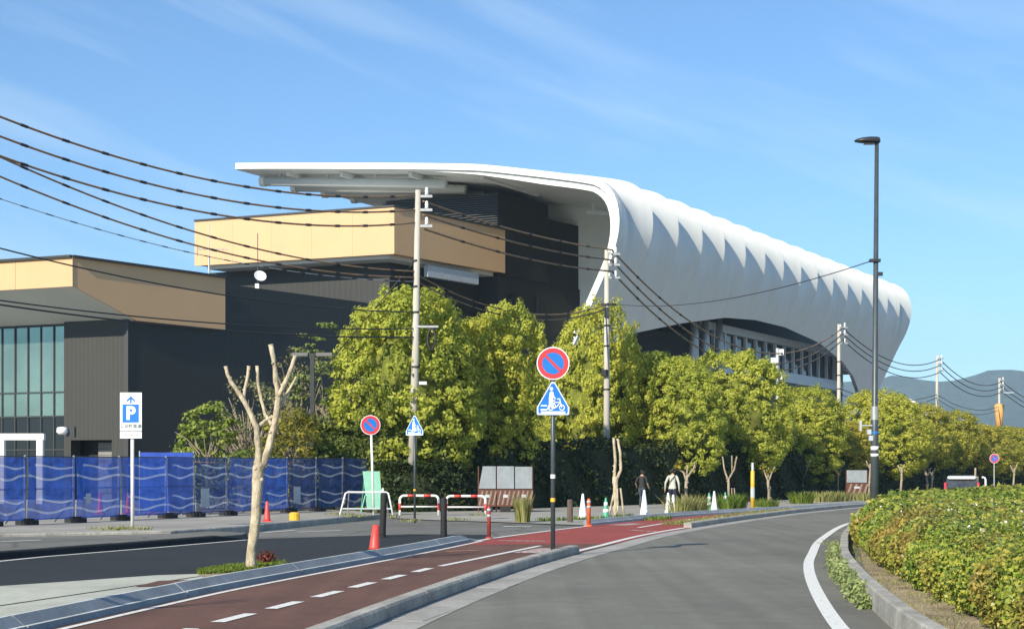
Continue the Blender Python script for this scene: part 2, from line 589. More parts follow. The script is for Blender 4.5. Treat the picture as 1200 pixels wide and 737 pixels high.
M['leaf_golden'] = leaf_mat('leaf_golden', [(0.30, 0.31, 0.05), (0.49, 0.46, 0.08), (0.59, 0.54, 0.10), (0.53, 0.51, 0.09)], 0.5, (0.38, 0.39, 0.06), 0.4)
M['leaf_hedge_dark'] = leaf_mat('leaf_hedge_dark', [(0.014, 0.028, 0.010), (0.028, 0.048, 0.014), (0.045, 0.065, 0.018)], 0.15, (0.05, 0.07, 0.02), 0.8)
M['leaf_juniper'] = leaf_mat('leaf_juniper', [(0.09, 0.13, 0.03), (0.18, 0.23, 0.045), (0.26, 0.30, 0.06)], 0.3, (0.10, 0.14, 0.03), 0.8)
M['leaf_bright'] = leaf_mat('leaf_bright', [(0.12, 0.18, 0.03), (0.22, 0.30, 0.05), (0.30, 0.36, 0.06)], 0.35)
M['leaf_grey'] = leaf_mat('leaf_grey', [(0.11, 0.13, 0.06), (0.19, 0.21, 0.09), (0.27, 0.27, 0.12)], 0.3)
M['leaf_yellow'] = leaf_mat('leaf_yellow', [(0.12, 0.13, 0.02), (0.28, 0.26, 0.035), (0.44, 0.36, 0.05)], 0.35)
M['leaf_cedar'] = leaf_mat('leaf_cedar', [(0.08, 0.13, 0.04), (0.15, 0.21, 0.06), (0.24, 0.28, 0.08)], 0.3)
M['leaf_island'] = leaf_mat('leaf_island', [(0.03, 0.06, 0.012), (0.14, 0.22, 0.03), (0.36, 0.42, 0.055), (0.50, 0.46, 0.085), (0.25, 0.36, 0.06), (0.08, 0.16, 0.025)], 0.36, (0.42, 0.17, 0.07), 0.6, pw=0.5, rough=0.35)
M['leaf_island_far'] = leaf_mat('leaf_island_far', [(0.08, 0.14, 0.025), (0.21, 0.30, 0.04), (0.36, 0.42, 0.07), (0.28, 0.36, 0.055)], 0.4, (0.40, 0.30, 0.08), 0.35, pw=0.5)
M['pale_speck'] = pm('pale_speck', (0.75, 0.70, 0.62), 0.6, 0.1, 4)
M['leaf_weed'] = leaf_mat('leaf_weed', [(0.17, 0.24, 0.08), (0.31, 0.39, 0.14), (0.44, 0.49, 0.22)], 0.4)
M['grass'] = leaf_mat('grass', [(0.08, 0.13, 0.02), (0.15, 0.22, 0.03), (0.20, 0.26, 0.04)], 0.3)
M['grass_dry'] = leaf_mat('grass_dry', [(0.18, 0.21, 0.06), (0.33, 0.34, 0.11), (0.45, 0.42, 0.18)], 0.4)
M['leaf_red'] = leaf_mat('leaf_red', [(0.14, 0.03, 0.03), (0.24, 0.06, 0.04), (0.12, 0.08, 0.03)], 0.3)
M['mountain'] = ground_mat('mountain', (0.045, 0.065, 0.045), 0.06, 0.004, 0.35, 0.45, 1.0, 0.3)
M['brown_stripe'] = pm('brown_stripe', (0.10, 0.034, 0.018), 0.6, 0.2, 4)
M['sleeve_tan'] = pm('sleeve_tan', (0.60, 0.33, 0.11), 0.6, 0.1, 2)
M['panel_grey'] = pm('panel_grey', (0.42, 0.46, 0.48), 0.55, 0.1, 3)
M['board_grey'] = pm('board_grey', (0.24, 0.27, 0.29), 0.6, 0.15, 2.5)
M['stripe_pale'] = pm('stripe_pale', (0.22, 0.17, 0.13), 0.6, 0.2, 4)
M['shutter'] = pm('shutter', (0.20, 0.20, 0.19), 0.5, 0.1, 2)

def fence_sheet_mat(name, blue, see):
    m = bpy.data.materials.new(name)
    m.use_nodes = True
    nt = m.node_tree
    N, L = nt.nodes, nt.links
    N.clear()
    out = N.new('ShaderNodeOutputMaterial')
    t = N.new('ShaderNodeTexCoord')
    s = N.new('ShaderNodeSeparateXYZ')
    L.new(t.outputs['Generated'], s.inputs['Vector'])
    X, Z = s.outputs['X'], s.outputs['Z']
    def ma(op, a, b=None):
        n = N.new('ShaderNodeMath')
        n.operation = op
        for i, v in enumerate((a, b)):
            if v is None: continue
            if isinstance(v, (int, float)): n.inputs[i].default_value = v
            else: L.new(v, n.inputs[i])
        return n.outputs[0]
    tot = None
    for z0, amp, ph, x0, x1, wd in ((0.845, 0.028, 0.3, 0.16, 0.96, 0.016), (0.675, 0.036, 1.9, -1, 2, 0.018), (0.30, 0.03, 0.3, 0.16, 0.96, 0.016), (0.14, 0.038, 1.9, -1, 2, 0.018)):
        w = ma('MULTIPLY', ma('SINE', ma('ADD', ma('MULTIPLY', X, 6.283), ph)), amp)
        d = ma('ABSOLUTE', ma('SUBTRACT', ma('SUBTRACT', Z, z0), w))
        on = ma('LESS_THAN', d, wd)
        on = ma('MULTIPLY', on, ma('MULTIPLY', ma('GREATER_THAN', X, x0), ma('LESS_THAN', X, x1)))
        tot = on if tot is None else ma('MAXIMUM', tot, on)
    no = N.new('ShaderNodeTexNoise')
    no.inputs['Scale'].default_value = 3.5
    no.inputs['Detail'].default_value = 5
    L.new(t.outputs['Object'], no.inputs['Vector'])
    r = N.new('ShaderNodeValToRGB')
    r.color_ramp.elements[0].position = 0.35
    r.color_ramp.elements[0].color = (*[c * 0.75 for c in blue], 1)
    r.color_ramp.elements[1].position = 0.65
    r.color_ramp.elements[1].color = (*[c * 1.2 for c in blue], 1)
    L.new(no.outputs['Fac'], r.inputs['Fac'])
    x = N.new('ShaderNodeMix')
    x.data_type = 'RGBA'
    L.new(ma('MULTIPLY', tot, 0.72), x.inputs['Factor'])
    L.new(r.outputs['Color'], x.inputs['A'])
    x.inputs['B'].default_value = (0.60, 0.66, 0.78, 1)
    p = N.new('ShaderNodeBsdfPrincipled')
    p.inputs['Roughness'].default_value = 0.6
    L.new(x.outputs['Result'], p.inputs['Base Color'])
    bu = N.new('ShaderNodeBump')
    bu.inputs['Strength'].default_value = 0.5
    bu.inputs['Distance'].default_value = 0.05
    L.new(no.outputs['Fac'], bu.inputs['Height'])
    L.new(bu.outputs['Normal'], p.inputs['Normal'])
    trn = N.new('ShaderNodeBsdfTransparent')
    tl = N.new('ShaderNodeBsdfTranslucent')
    L.new(x.outputs['Result'], tl.inputs['Color'])
    m0 = N.new('ShaderNodeMixShader')
    m0.inputs[0].default_value = 0.55
    L.new(p.outputs[0], m0.inputs[1])
    L.new(tl.outputs[0], m0.inputs[2])
    mx = N.new('ShaderNodeMixShader')
    mx.inputs[0].default_value = see
    L.new(m0.outputs[0], mx.inputs[1])
    L.new(trn.outputs[0], mx.inputs[2])
    L.new(mx.outputs[0], out.inputs['Surface'])
    return m
M['sheet_blue'] = fence_sheet_mat('sheet_blue', (0.045, 0.14, 0.58), 0.17)
M['sheet_pale'] = fence_sheet_mat('sheet_pale', (0.07, 0.14, 0.46), 0.17)
M['sheet_slate'] = fence_sheet_mat('sheet_slate', (0.035, 0.08, 0.27), 0.22)
M['tarp'] = pm('tarp', (0.035, 0.085, 0.42), 0.5, 0.2, 4)

# ------------------------------------------------------------------ leaves
def leaf_mesh(name, P, Nn, size, asp=0.6, jitter=0.9, up=0.0, mat=None, rng=RNG, fold=True):
    """one small folded leaf face per point; P points, Nn outward directions, size per leaf"""
    P = np.asarray(P, float)
    n = len(P)
    D = np.asarray(Nn, float) + rng.normal(0, jitter, (n, 3))
    D[:, 2] += up
    D /= np.linalg.norm(D, axis=1)[:, None] + 1e-9
    R = rng.normal(0, 1, (n, 3))
    U = np.cross(D, R)
    U /= np.linalg.norm(U, axis=1)[:, None] + 1e-9
    V = np.cross(D, U)
    s = np.broadcast_to(np.asarray(size, float), (n,))[:, None] * rng.uniform(0.55, 1.45, (n, 1))
    a = P - U * s * 0.5
    b = P + V * s * asp * 0.5 - D * s * 0.10
    c = P + U * s * 0.5
    d = P - V * s * asp * 0.5 - D * s * 0.10
    verts = np.stack([a, b, c, d], 1).reshape(-1, 3)
    me = bpy.data.meshes.new(name)
    me.vertices.add(4 * n)
    me.vertices.foreach_set('co', verts.ravel())
    me.loops.add(4 * n)
    me.loops.foreach_set('vertex_index', np.arange(4 * n))
    me.polygons.add(n)
    me.polygons.foreach_set('loop_start', np.arange(0, 4 * n, 4))
    me.polygons.foreach_set('loop_total', np.full(n, 4))
    me.update(calc_edges=True)
    if mat: me.materials.append(mat)
    return me

def crown_mesh(name, w, h, n_tuft, per, leaf, mat, seed, tr=0.36, shape=1.0, flat=1.0, droop=0.0):
    """crown about the origin base: an uneven body of many leafy tufts"""
    rg = np.random.default_rng(seed)
    lob = rg.normal(0, 1, (9, 3))
    lob /= np.linalg.norm(lob, axis=1)[:, None]
    la = rg.uniform(0.04, 0.16, 9)
    P, Nn = [], []
    for k in range(n_tuft):
        u = rg.normal(0, 1, 3)
        u /= np.linalg.norm(u)
        if u[2] < -0.75 and rg.random() < 0.6:
            u[2] = -u[2]
        rr = 1.0 if rg.random() < 0.74 else rg.uniform(0.5, 0.95)
        bulge = 0.86 + sum(a * max(0, float(u @ l)) ** 3 for a, l in zip(la, lob)) * 1.8 + rg.normal(0, 0.04)
        z = u[2]
        hr = math.hypot(u[0], u[1]) + 1e-9
        kx = hr ** 0.78 / hr                      # fuller shoulders than an ellipsoid
        c = np.array([u[0] * w / 2 * kx, u[1] * w / 2 * kx, math.copysign(abs(z) ** 0.9, z) * h / 2]) * rr * bulge
        c[2] += h / 2
        tsz = tr * rg.uniform(0.7, 1.35)
        m = int(per * rg.uniform(0.7, 1.3))
        q = rg.normal(0, 1, (m, 3))
        q /= np.linalg.norm(q, axis=1)[:, None]
        rad = tsz * rg.uniform(0.55, 1.0, (m, 1))
        pts = c + q * rad * np.array([1, 1, 0.8 * flat])
        pts[:, 2] -= droop * rad[:, 0]
        P.append(pts)
        Nn.append(q * 1.0 + u * 0.5)
    P = np.concatenate(P)
    Nn = np.concatenate(Nn)
    return leaf_mesh(name, P, Nn, leaf, 0.62, 0.34, 0.25, mat, rg)

def limb_tree(mb, base, h, r, seed, spread=1.0, n=6):
    rg = random.Random(seed)
    top = Vector((rg.uniform(-.15, .15), rg.uniform(-.15, .15), h * 0.55))
    pts = [Vector(base), Vector(base) + top * 0.4 + Vector((rg.uniform(-.1, .1), rg.uniform(-.1, .1), 0)), Vector(base) + top]
    mb.tube(pts, [r, r * 0.8, r * 0.62], 9)
    for k in range(n):
        a = 2 * math.pi * k / n + rg.uniform(-.4, .4)
        st = Vector(base) + top * rg.uniform(0.65, 1.0)
        ln = h * rg.uniform(0.25, 0.45)
        e = st + Vector((math.cos(a) * ln * 0.6 * spread, math.sin(a) * ln * 0.6 * spread, ln * 0.8))
        mid = (st + e) / 2 + Vector((math.cos(a), math.sin(a), 0)) * ln * 0.12
        mb.tube([st, mid, e], [r * 0.45, r * 0.3, r * 0.12], 6)

# ------------------------------------------------------------------ plan lines of the place
ROAD_L = smooth_line([(-3.9, -14), (-3.1, 0), (-2.6, 5), (-2.02, 10.5), (-1.434, 14.9), (-0.808, 18.9), (0.15, 24.2), (1.21, 29), (1.98, 32.1), (3.3, 37.5), (4.98, 43), (7.0, 49), (9.2, 55), (10.9, 59.5), (13.7, 66), (17, 73), (24, 86), (35, 105), (60, 146), (90, 192)], 0.8)
ROAD_R = smooth_line([(0.9, -14), (1.75, 0), (2.2, 5), (2.72, 10.5), (3.19, 14.9), (3.97, 20.1), (4.79, 24.8), (5.6, 28.7), (7.4, 36.5), (10.7, 48.2), (14.6, 57.0), (19.6, 65.5), (28, 79), (40, 98), (64, 137), (96, 186)], 0.8)
DIV = smooth_line([(-8.1, -14), (-6.4, 0), (-5.75, 5), (-5.0, 10.8), (-4.47, 14.9), (-3.92, 18.75), (-3.47, 21.2), (-1.85, 29), (-0.52, 36)], 0.8)
DIV2 = smooth_line([(2.3, 45), (4.6, 51), (7.3, 57), (10.2, 62), (14.2, 69), (19, 78), (28, 94), (40, 115)], 0.8)
HEDGE = [(-5.3, 62.4), (-1.4, 66), (4, 73), (10, 82), (20, 98), (36, 124), (56, 157), (75, 188)]

def strip(la, lb, z):
    """sheet between two plan lines (resampled to equal counts)"""
    n = max(len(la), len(lb)) * 2
    def rs(l):
        cum = [0]
        for a, b in zip(l, l[1:]): cum.append(cum[-1] + (b - a).length)
        out = []
        j = 0
        for k in range(n + 1):
            s = cum[-1] * k / n
            while j < len(l) - 2 and cum[j + 1] < s: j += 1
            out.append(l[j].lerp(l[j + 1], (s - cum[j]) / max(1e-9, cum[j + 1] - cum[j])))
        return out
    A, B = rs(la), rs(lb)
    mb = MB()
    V = [(p.x, p.y, z) for p in A] + [(p.x, p.y, z) for p in B]
    mb.add(V, [(i, n + 1 + i, n + 2 + i, i + 1) for i in range(n)])
    return mb

def sub_line(line, d0, d1):
    out = []
    for a, b in zip(line, line[1:]):
        for dd in (d0, d1):
            if a.y <= dd < b.y:
                t = (dd - a.y) / (b.y - a.y)
                out.append(a.lerp(b, t))
        if d0 < b.y < d1: out.append(b)
    out.sort(key=lambda p: p.y)
    return out

def struct(name, mb, mat, **k):
    return mb.build(name, mat, kind='structure', **k)

# ------------------------------------------------------------------ ground, roads, pavements
mb = MB()
R = 3900
mb.add([(-R, -R, -0.06), (R, -R, -0.06), (R, R, -0.06), (-R, R, -0.06)], [(0, 1, 2, 3)])
struct('ground', mb, M['terrain'])
mb = MB()
mb.add([(-90, -30, -0.016), (120, -30, -0.016), (120, 210, -0.016), (-90, 210, -0.016)], [(0, 1, 2, 3)])
struct('forecourt', mb, M['asphalt_light'])
struct('road', strip(offset_line(ROAD_L, -0.1), offset_line(ROAD_R, 0.9), 0.0), M['asphalt'])
# gutter of concrete along the left edge
gut = MB()
struct('gutter', strip(ROAD_L, offset_line(ROAD_L, 0.50), 0.005), M['concrete'])
# bicycle lane: older dark coat near, fresh red coat farther on
nl = sub_line(ROAD_L, -14, 33.4)
struct('bicycle_lane', strip(offset_line(sub_line(DIV, -14, 32.6), -0.15), offset_line(nl, 0.02), 0.009), M['lane_old'])
laneL = [Vector(p) for p in ((-1.3, 32.6), (-0.52, 36.0), (0.8, 40.5), (2.3, 45), (4.6, 51), (7.3, 57), (10.2, 62), (14.2, 69), (19, 78))]
struct('bicycle_lane', strip(laneL, offset_line(sub_line(ROAD_L, 33.4, 76), 0.02), 0.009), M['lane_red'])
# dark side road left of the divider
K1 = [Vector(p) for p in ((-12.2, -14), (-10.9, 10), (-9.55, 25), (-9.1, 27.3), (-7.76, 31), (-6.16, 36))]
side = MB()
poly = [(p.x, p.y) for p in K1] + [(-4.2, 37.6), (-2.6, 39.0), (-0.6, 38.6), (-0.45, 36.3)] + [(p.x - 0.18, p.y) for p in reversed(sub_line(DIV, 21.8, 36))]
poly += [(-3.9, 22.5), (-4.6, 23.3), (-5.3, 22.9), (-6.2, 21.6), (-6.95, 20.6), (-7.7, 12), (-9.6, -14)]
side.add([(x, y, -0.006) for x, y in poly], [tuple(range(len(poly)))])
struct('side_road', side, M['asphalt_dark_shaded'])
# pale apron between side road and divider
ap = MB()
poly = [(-9.6, -14), (-7.7, 12), (-6.95, 20.6), (-6.2, 21.6), (-5.3, 22.9), (-4.6, 23.3), (-3.9, 22.5)] + [(p.x - 0.18, p.y) for p in reversed(sub_line(DIV, -14, 22.0))]
ap.add([(x, y, 0.004) for x, y in poly], [tuple(range(len(poly) - 1, -1, -1))])
struct('pavement', ap, M['apron'])
mb = MB()
mb.beam((-9.2, 4, 0.005), (-4.6, 22.6, 0.005), 0.05, 0.006)
struct('pavement_joint', mb, M['asphalt_dark_shaded'])
mb = MB()
poly = [gr(158, 688), gr(186, 681), gr(228, 679.5), gr(232, 682), gr(205, 686.5)]
mb.add([(p.x, p.y, 0.012) for p in poly], [tuple(range(len(poly)))])
struct('red_patch', mb, M['lane_old'])
# raised paving by the fence and the walk under the trees
plaza = MB()
poly = [(p.x - 0.16, p.y) for p in K1] + [(-6.4, 37.2), (-9.0, 39.4), (-14, 36.5), (-26, 30), (-30, -14)]
plaza.prism(poly, -0.05, 0.10)
struct('raised_paving', plaza, M['asphalt_light'])
walk = MB()
K2 = [gr(-260, 636, .1), gr(-100, 632, .1), gr(0, 629, .1), gr(200, 625, .1), gr(290, 620.5, .06), gr(350, 616, .02), gr(410, 610, .02), gr(447, 606.5, .02)]
poly = [(p.x, p.y) for p in K2] + [(-6.0, 58.6), (-16, 72), (-60, 72), (-60, 30)]
walk.prism(poly, -0.05, 0.135)
struct('sidewalk', walk, M['concrete_walk'])
wl2 = offset_line(DIV2, -0.22)
hl2 = [Vector((p[0] + 0.4, p[1] - 0.2)) for p in HEDGE[0:5]]
wfront = [Vector(p) for p in ((-4.2, 53.0), (-2.6, 50.6), (-0.4, 48.4), (1.2, 46.5), (2.1, 45.3))] + wl2[1:]
struct('sidewalk', strip(hl2, wfront, 0.012), M['concrete_walk'])
pz_ = MB()
pz_.add([(x, y, 0.0) for x, y in ((-62, 72), (-7, 60), (2, 74), (20, 104), (110, 245), (-62, 245))], [(0, 1, 2, 3, 4, 5)])
struct('bounce_plaza', pz_, M['concrete_walk'])  # unseen pale paving added to bounce light onto the roof soffit

# kerbs: every stone its own piece
def kerb_run(name, line, d0, d1, w, h, length, mat, prof=None, off=0.0, gap=0.02, taper_end=False, lit_faces=()):
    root = bpy.data.objects.new(name, None)
    COL.objects.link(root)
    root['kind'] = 'structure'
    l = sub_line(line, d0, d1)
    cum = [0]
    for a, b in zip(l, l[1:]): cum.append(cum[-1] + (b - a).length)
    def pos(s):
        s = min(max(s, 0), cum[-1])
        for j in range(len(l) - 1):
            if cum[j + 1] >= s: break
        t = (s - cum[j]) / max(1e-9, cum[j + 1] - cum[j])
        return l[j].lerp(l[j + 1], t), (l[j + 1] - l[j]).normalized()
    pf = prof or [(-w, -0.04), (-w, h - 0.015), (-w + 0.015, h), (-0.025, h), (0, h - 0.025), (0.012, -0.04)]
    s = 0
    while s < cum[-1] - 0.1:
        e = min(s + length, cum[-1])
        nseg = 3 if length < 3 else 6
        mb = MB()
        V = []
        dz = random.uniform(-0.004, 0.004)
        for k in range(nseg + 1):
            ss = lerp(s + gap / 2, e - gap / 2, k / nseg)
            p, t = pos(ss)
            nrm = Vector((t.y, -t.x))
            f = 1.0
            if taper_end: f = min(1, max(0.12, (cum[-1] - ss) / 1.4))
            for (u, z) in pf:
                q = p + nrm * (u + off)
                V.append((q.x, q.y, (z * f if z > 0 else z) + dz))
        n = len(pf)
        fs = []
        for k in range(nseg):
            for j in range(n):
                a, b = k * n + j, k * n + (j + 1) % n
                fs.append((a, a + n, b + n, b))
        fs.append(tuple(range(n)))
        fs.append(tuple(range((nseg + 1) * n - 1, nseg * n - 1, -1)))
        mb.add(V, fs)
        if lit_faces:
            mb.mi = [1 if (i < nseg * n and i % n in lit_faces) else 0 for i in range(len(fs))]
        mb.build('kerb_stone', mat, root)
        s = e
    return root
kerb_run('kerb', ROAD_L, -6, 29.3, 0.20, 0.15, 2.0, M['kerb'])
kerb_run('kerb', ROAD_L, 43.2, 78, 0.22, 0.15, 2.0, M['kerb'])
div_prof = [(-0.25, -0.04), (-0.25, 0.165), (-0.235, 0.175), (-0.19, 0.175), (-0.075, 0.080), (-0.035, 0.077), (-0.005, 0.0), (0, -0.04)]
kerb_run('lane_divider', DIV, -2.6, 36.0, 0.24, 0.17, 4.3, [M['kerb_blue'], M['kerb_lit_edge']], div_prof, gap=0.03, taper_end=True, lit_faces=(1, 2, 4))
kerb_run('lane_divider', DIV2, 45.1, 90, 0.24, 0.17, 4.3, [M['kerb_blue'], M['kerb_lit_edge']], div_prof, gap=0.03, lit_faces=(1, 2, 4))
kerb_run('kerb', K1, -10, 35.9, 0.16, 0.135, 1.0, M['asphalt_dark_shaded'], taper_end=True)  # shade on the kerb face painted in by the dark colour
K2l = [Vector((p.x, p.y)) for p in K2]
kerb_run('kerb', sorted(K2l, key=lambda p: p.y), 28, 50, 0.15, 0.17, 1.0, M['kerb'])
isl_off = [0.5 if p.y < 40 else 0.38 for p in ROAD_R]
ISL = offset_line(ROAD_R, isl_off)
kerb_run('kerb', ISL, -6, 58, 0.0, 0.2, 1.6, M['kerb'], [(0, -0.04), (0.02, 0.21), (0.035, 0.23), (0.16, 0.23), (0.17, 0.22), (0.17, -0.04)])
kerb_run('kerb', ISL, 58, 120, 0.0, 0.2, 3.0, M['kerb'], [(0, -0.04), (0.02, 0.21), (0.035, 0.23), (0.16, 0.23), (0.17, 0.22), (0.17, -0.04)])

# island soil inside the kerb
soil = MB()
isl_in = offset_line(ISL, 0.165)
poly = [(p.x, p.y) for p in sub_line(isl_in, -10, 110)]
poly = poly + [(70, 116), (60, 60), (34, -10)]
soil.add([(x, y, -0.004) for x, y in poly], [tuple(range(len(poly) - 1, -1, -1))])
struct('island_soil', soil, M['soil'])

# painted lines
def line_strip(name, line, d0, d1, w, z, off=0.0, mat='line'):
    l = sub_line(line, d0, d1)
    return struct(name, strip(offset_line(l, off - w / 2), offset_line(l, off + w / 2), z), M[mat])
line_strip('edge_line', ROAD_R, -12, 49, 0.17, 0.008)
line_strip('edge_line', ROAD_R, 51, 90, 0.17, 0.008)
line_strip('edge_line', ROAD_L, 29.6, 43.0, 0.15, 0.016, -0.16)
line_strip('lane_line', DIV, -10, 34.5, 0.09, 0.016, 0.14)
line_strip('lane_line', [Vector(p) for p in ((-0.9, 34.3), (-0.45, 36.2), (0.85, 40.5), (2.25, 44.8))], 34.3, 44.7, 0.13, 0.016, 0.05)
line_strip('kerb_line', K1, -10, 35.5, 0.12, 0.002, 0.22)
dash_c = [(275, 725), (334, 710), (384, 697), (425, 686.2), (462, 677), (495, 668.7)]
DC = [Vector((gr(x, y).x, gr(x, y).y)) for x, y in dash_c]
stp = (DC[-1] - DC[0]) / 5
more = [DC[0] - stp * k * 1.0 for k in (1, 2, 3, 4)]
for c in DC + more:
    t = stp.normalized()
    n = Vector((t.y, -t.x))
    mbd = MB()
    hl = stp.length * 0.30
    q = [c - t * hl - n * .075, c - t * hl + n * .075, c + t * hl + n * .075, c + t * hl - n * .075]
    mbd.add([(p.x, p.y, 0.0165) for p in q], [(0, 1, 2, 3)])
    struct('lane_dash', mbd, M['line'])
def px_line(name, a, b, w, z=0.0165, mat='line'):
    a, b = gr(*a), gr(*b)
    t = (b - a).normalized()
    n = Vector((t.y, -t.x, 0)) * w / 2
    m_ = MB()
    m_.add([(p.x, p.y, z) for p in (a - n, a + n, b + n, b - n)], [(0, 1, 2, 3)])
    return struct(name, m_, M[mat])
px_line('lane_line', (516, 664), (633, 640), 0.12)
px_line('lane_line', (748, 618.5), (812, 608), 0.13)
px_line('lane_mark', (616, 648.5), (648, 643), 0.55, mat='line_worn')
px_line('lane_mark', (585, 634), (640, 634.5), 0.28, mat='line_worn')
px_line('lane_mark', (522, 646.5), (560, 645.5), 0.32, mat='line_orange')
px_line('lane_mark', (722, 615.8), (748, 613.8), 0.6, mat='line_worn')
px_line('lane_mark', (738, 621.5), (770, 623.3), 0.22, mat='line_worn')
px_line('lane_mark', (905, 597.2), (935, 595.8), 0.5, mat='line_worn')
px_line('stop_line', (590, 616.5), (622, 616.8), 0.35, 0.0, mat='line')
for a, b in (((57, 632.6), (88, 631.2)), ((0, 640), (48, 638)), ((310, 623.5), (345, 621)), ((350, 623), (400, 621)), ((240, 629), (280, 626)), ((-60, 637), (-10, 634.6))):
    px_line('parking_line', (a[0], a[1] + 0.0), (b[0], b[1]), 0.14, 0.104 if a[0] < 240 else 0.0, mat='line')
# patches in the gutter
for px, py, l in ((588, 686, 0.8), (494, 722, 1.1)):
    c = gr(px, py)
    mbp = MB()
    mbp.box(c.x - 0.05, c.y, 0.006, 0.42, l, 0.006, -0.2)
    struct('gutter_cover', mbp, M['concrete'])

# ------------------------------------------------------------------ mountains far behind
def ridge(name, pts, depth, seed, back=500):
    rg = np.random.default_rng(seed)
    xs = np.linspace(pts[0][0], pts[-1][0], 150)
    ys = np.interp(xs, [p[0] for p in pts], [p[1] for p in pts])
    nz = np.cumsum(rg.normal(0, 1, 150))
    nz = (nz - np.linspace(nz[0], nz[-1], 150)) * 0.35 + rg.normal(0, 0.5, 150)
    top = [at(x, y + e, depth) for x, y, e in zip(xs, ys, nz)]
    rows = 9
    V, fs = [], []
    for r in range(rows):
        f = r / (rows - 1)
        for i, p in enumerate(top):
            k = (1 - f) ** 0.8
            nse = rg.normal(0, 6) * f * (1 - f) * 4 + math.sin(i * 0.55 + r * 0.8) * 40 * f * (1 - f)
            V.append((p.x * (1 - 0.1 * f), p.y - back * f + nse, max(-0.05, p.z * k + nse * 0.15 * (1 - f)) if r < rows - 1 else -3.0))
    n = len(top)
    for r in range(rows - 1):
        for i in range(n - 1):
            a = r * n + i
            fs.append((a, a + n, a + n + 1, a + 1))
    m_ = MB()
    m_.add(V, fs)
    o = m_.build(name, M['mountain'], smooth=True, kind='structure')
    return o
ridge('hills', [(200, 500), (700, 470), (950, 452), (1020, 446), (1047, 441), (1065, 444), (1090, 448), (1110, 450), (1135, 444), (1155, 437), (1175, 436), (1200, 438), (1300, 432), (1500, 450), (1700, 470), (2300, 500)], 3300, 3)
ridge('hills', [(-2200, 505), (-1200, 470), (-500, 490), (200, 515), (600, 520)], 3500, 5)

# ------------------------------------------------------------------ the arena
A1 = Vector((0.6, 0.8))          # long side of the low wings
A = Vector((0.4967, 0.8680))         # long axis of the white shell
B = Vector((-0.925, 0.380))          # short side
R0 = Vector((8.33, 120.0))
def eplane(px, py):
    t = col_hit(px, R0, B)
    d = R0.y + B.y * t
    return t, H - (py - HZ) / F * d
prof_px = [(278, 192), (330, 191.7), (400, 191.7), (480, 192), (550, 193), (580, 195), (640, 201.5), (690, 208), (706, 213), (717, 222), (723.5, 234), (726.5, 248), (727, 264), (724, 283), (717, 305), (706, 331), (690, 367), (674, 403), (657, 440), (640, 478), (618, 526), (600, 566)]
pr = [Vector(eplane(x, y)) for x, y in prof_px]
PROF = smooth_line([(p.x, p.y) for p in pr], 0.9)
# widen samples round the bend only; keep order eave -> foot
cumv = [0]
for a_, b_ in zip(PROF, PROF[1:]): cumv.append(cumv[-1] + (b_ - a_).length)
VL = cumv[-1]
def prof(v):
    v = min(max(v, 0), VL)
    lo, hi = 0, len(cumv) - 2
    while lo < hi:
        mid = (lo + hi) // 2
        if cumv[mid + 1] < v: lo = mid + 1
        else: hi = mid
    j = lo
    t = (v - cumv[j]) / max(1e-9, cumv[j + 1] - cumv[j])
    return PROF[j].lerp(PROF[j + 1], t)
def prof_n(v):
    a_, b_ = prof(v - 0.6), prof(v + 0.6)
    t = (b_ - a_).normalized()
    return Vector((-t.y, t.x)) * -1 if False else Vector((t.y, -t.x)) * (-1)
# outward = to the right of travel when going right then down (t falls to the right)
def w3(t, z, s):
    p = R0 + B * t + A * s
    return Vector((p.x, p.y, z))
SHELL_L = 82.2
NB = 16
# arch cut through the lower shell: follow its edge in (s, v)
v_bulge = min(range(len(PROF)), key=lambda i: PROF[i].x)
arch_px = [(690, 416), (710, 406), (728, 398.5), (745, 391), (800, 378), (850, 372), (885, 374.5), (920, 383.5), (960, 402), (987, 423), (1000, 441), (1007, 460), (1011, 478)]
arch = []
for px, py in arch_px:
    best = None
    v = cumv[v_bulge]
    while v < VL:
        q = prof(v)
        p0 = R0 + B * q.x
        s = col_hit(px, p0, A)
        d = p0.y + A.y * s
        yy = HZ - (q.y - H) * F / d
        e = abs(yy - py)
        if best is None or e < best[0]: best = (e, s, v)
        v += 0.15
    arch.append((best[1], best[2]))
arch.sort()
def v_end(s):
    if s <= arch[0][0] - 1.5 or s >= arch[-1][0] + 1.0: return VL
    if s < arch[0][0]: return lerp(VL, arch[0][1], (s - arch[0][0] + 1.5) / 1.5)
    if s > arch[-1][0]: return lerp(arch[-1][1], VL, s - arch[-1][0])
    for a_, b_ in zip(arch, arch[1:]):
        if a_[0] <= s <= b_[0]:
            return lerp(a_[1], b_[1], (s - a_[0]) / (b_[0] - a_[0]))
    return VL
v_top = cumv[min(range(len(prof_px)), key=lambda i: 0)] if False else None
zs_tip = 18.0
v_tip = next(cumv[i] for i in range(v_bulge, len(PROF)) if PROF[i].y < zs_tip)
v_shoulder = next(cumv[i] for i in range(len(PROF)) if PROF[i].x < 7.0)
SCALLOP = 1.15
def amp(v):
    if v >= v_tip: return 0.0
    if v <= v_shoulder: return SCALLOP * max(0.0, 1 - (v_shoulder - v) / 12.0)
    f = (v_tip - v) / (v_tip - v_shoulder)
    return SCALLOP * min(1.0, f * 1.9)
arena = thing('arena', 'large black arena with a curved white scalloped roof shell behind the trees', 'arena', (R0.x, R0.y, 0))
AO = Vector((R0.x, R0.y, 0))
bay = SHELL_L / NB
NV, NS = 90, 14
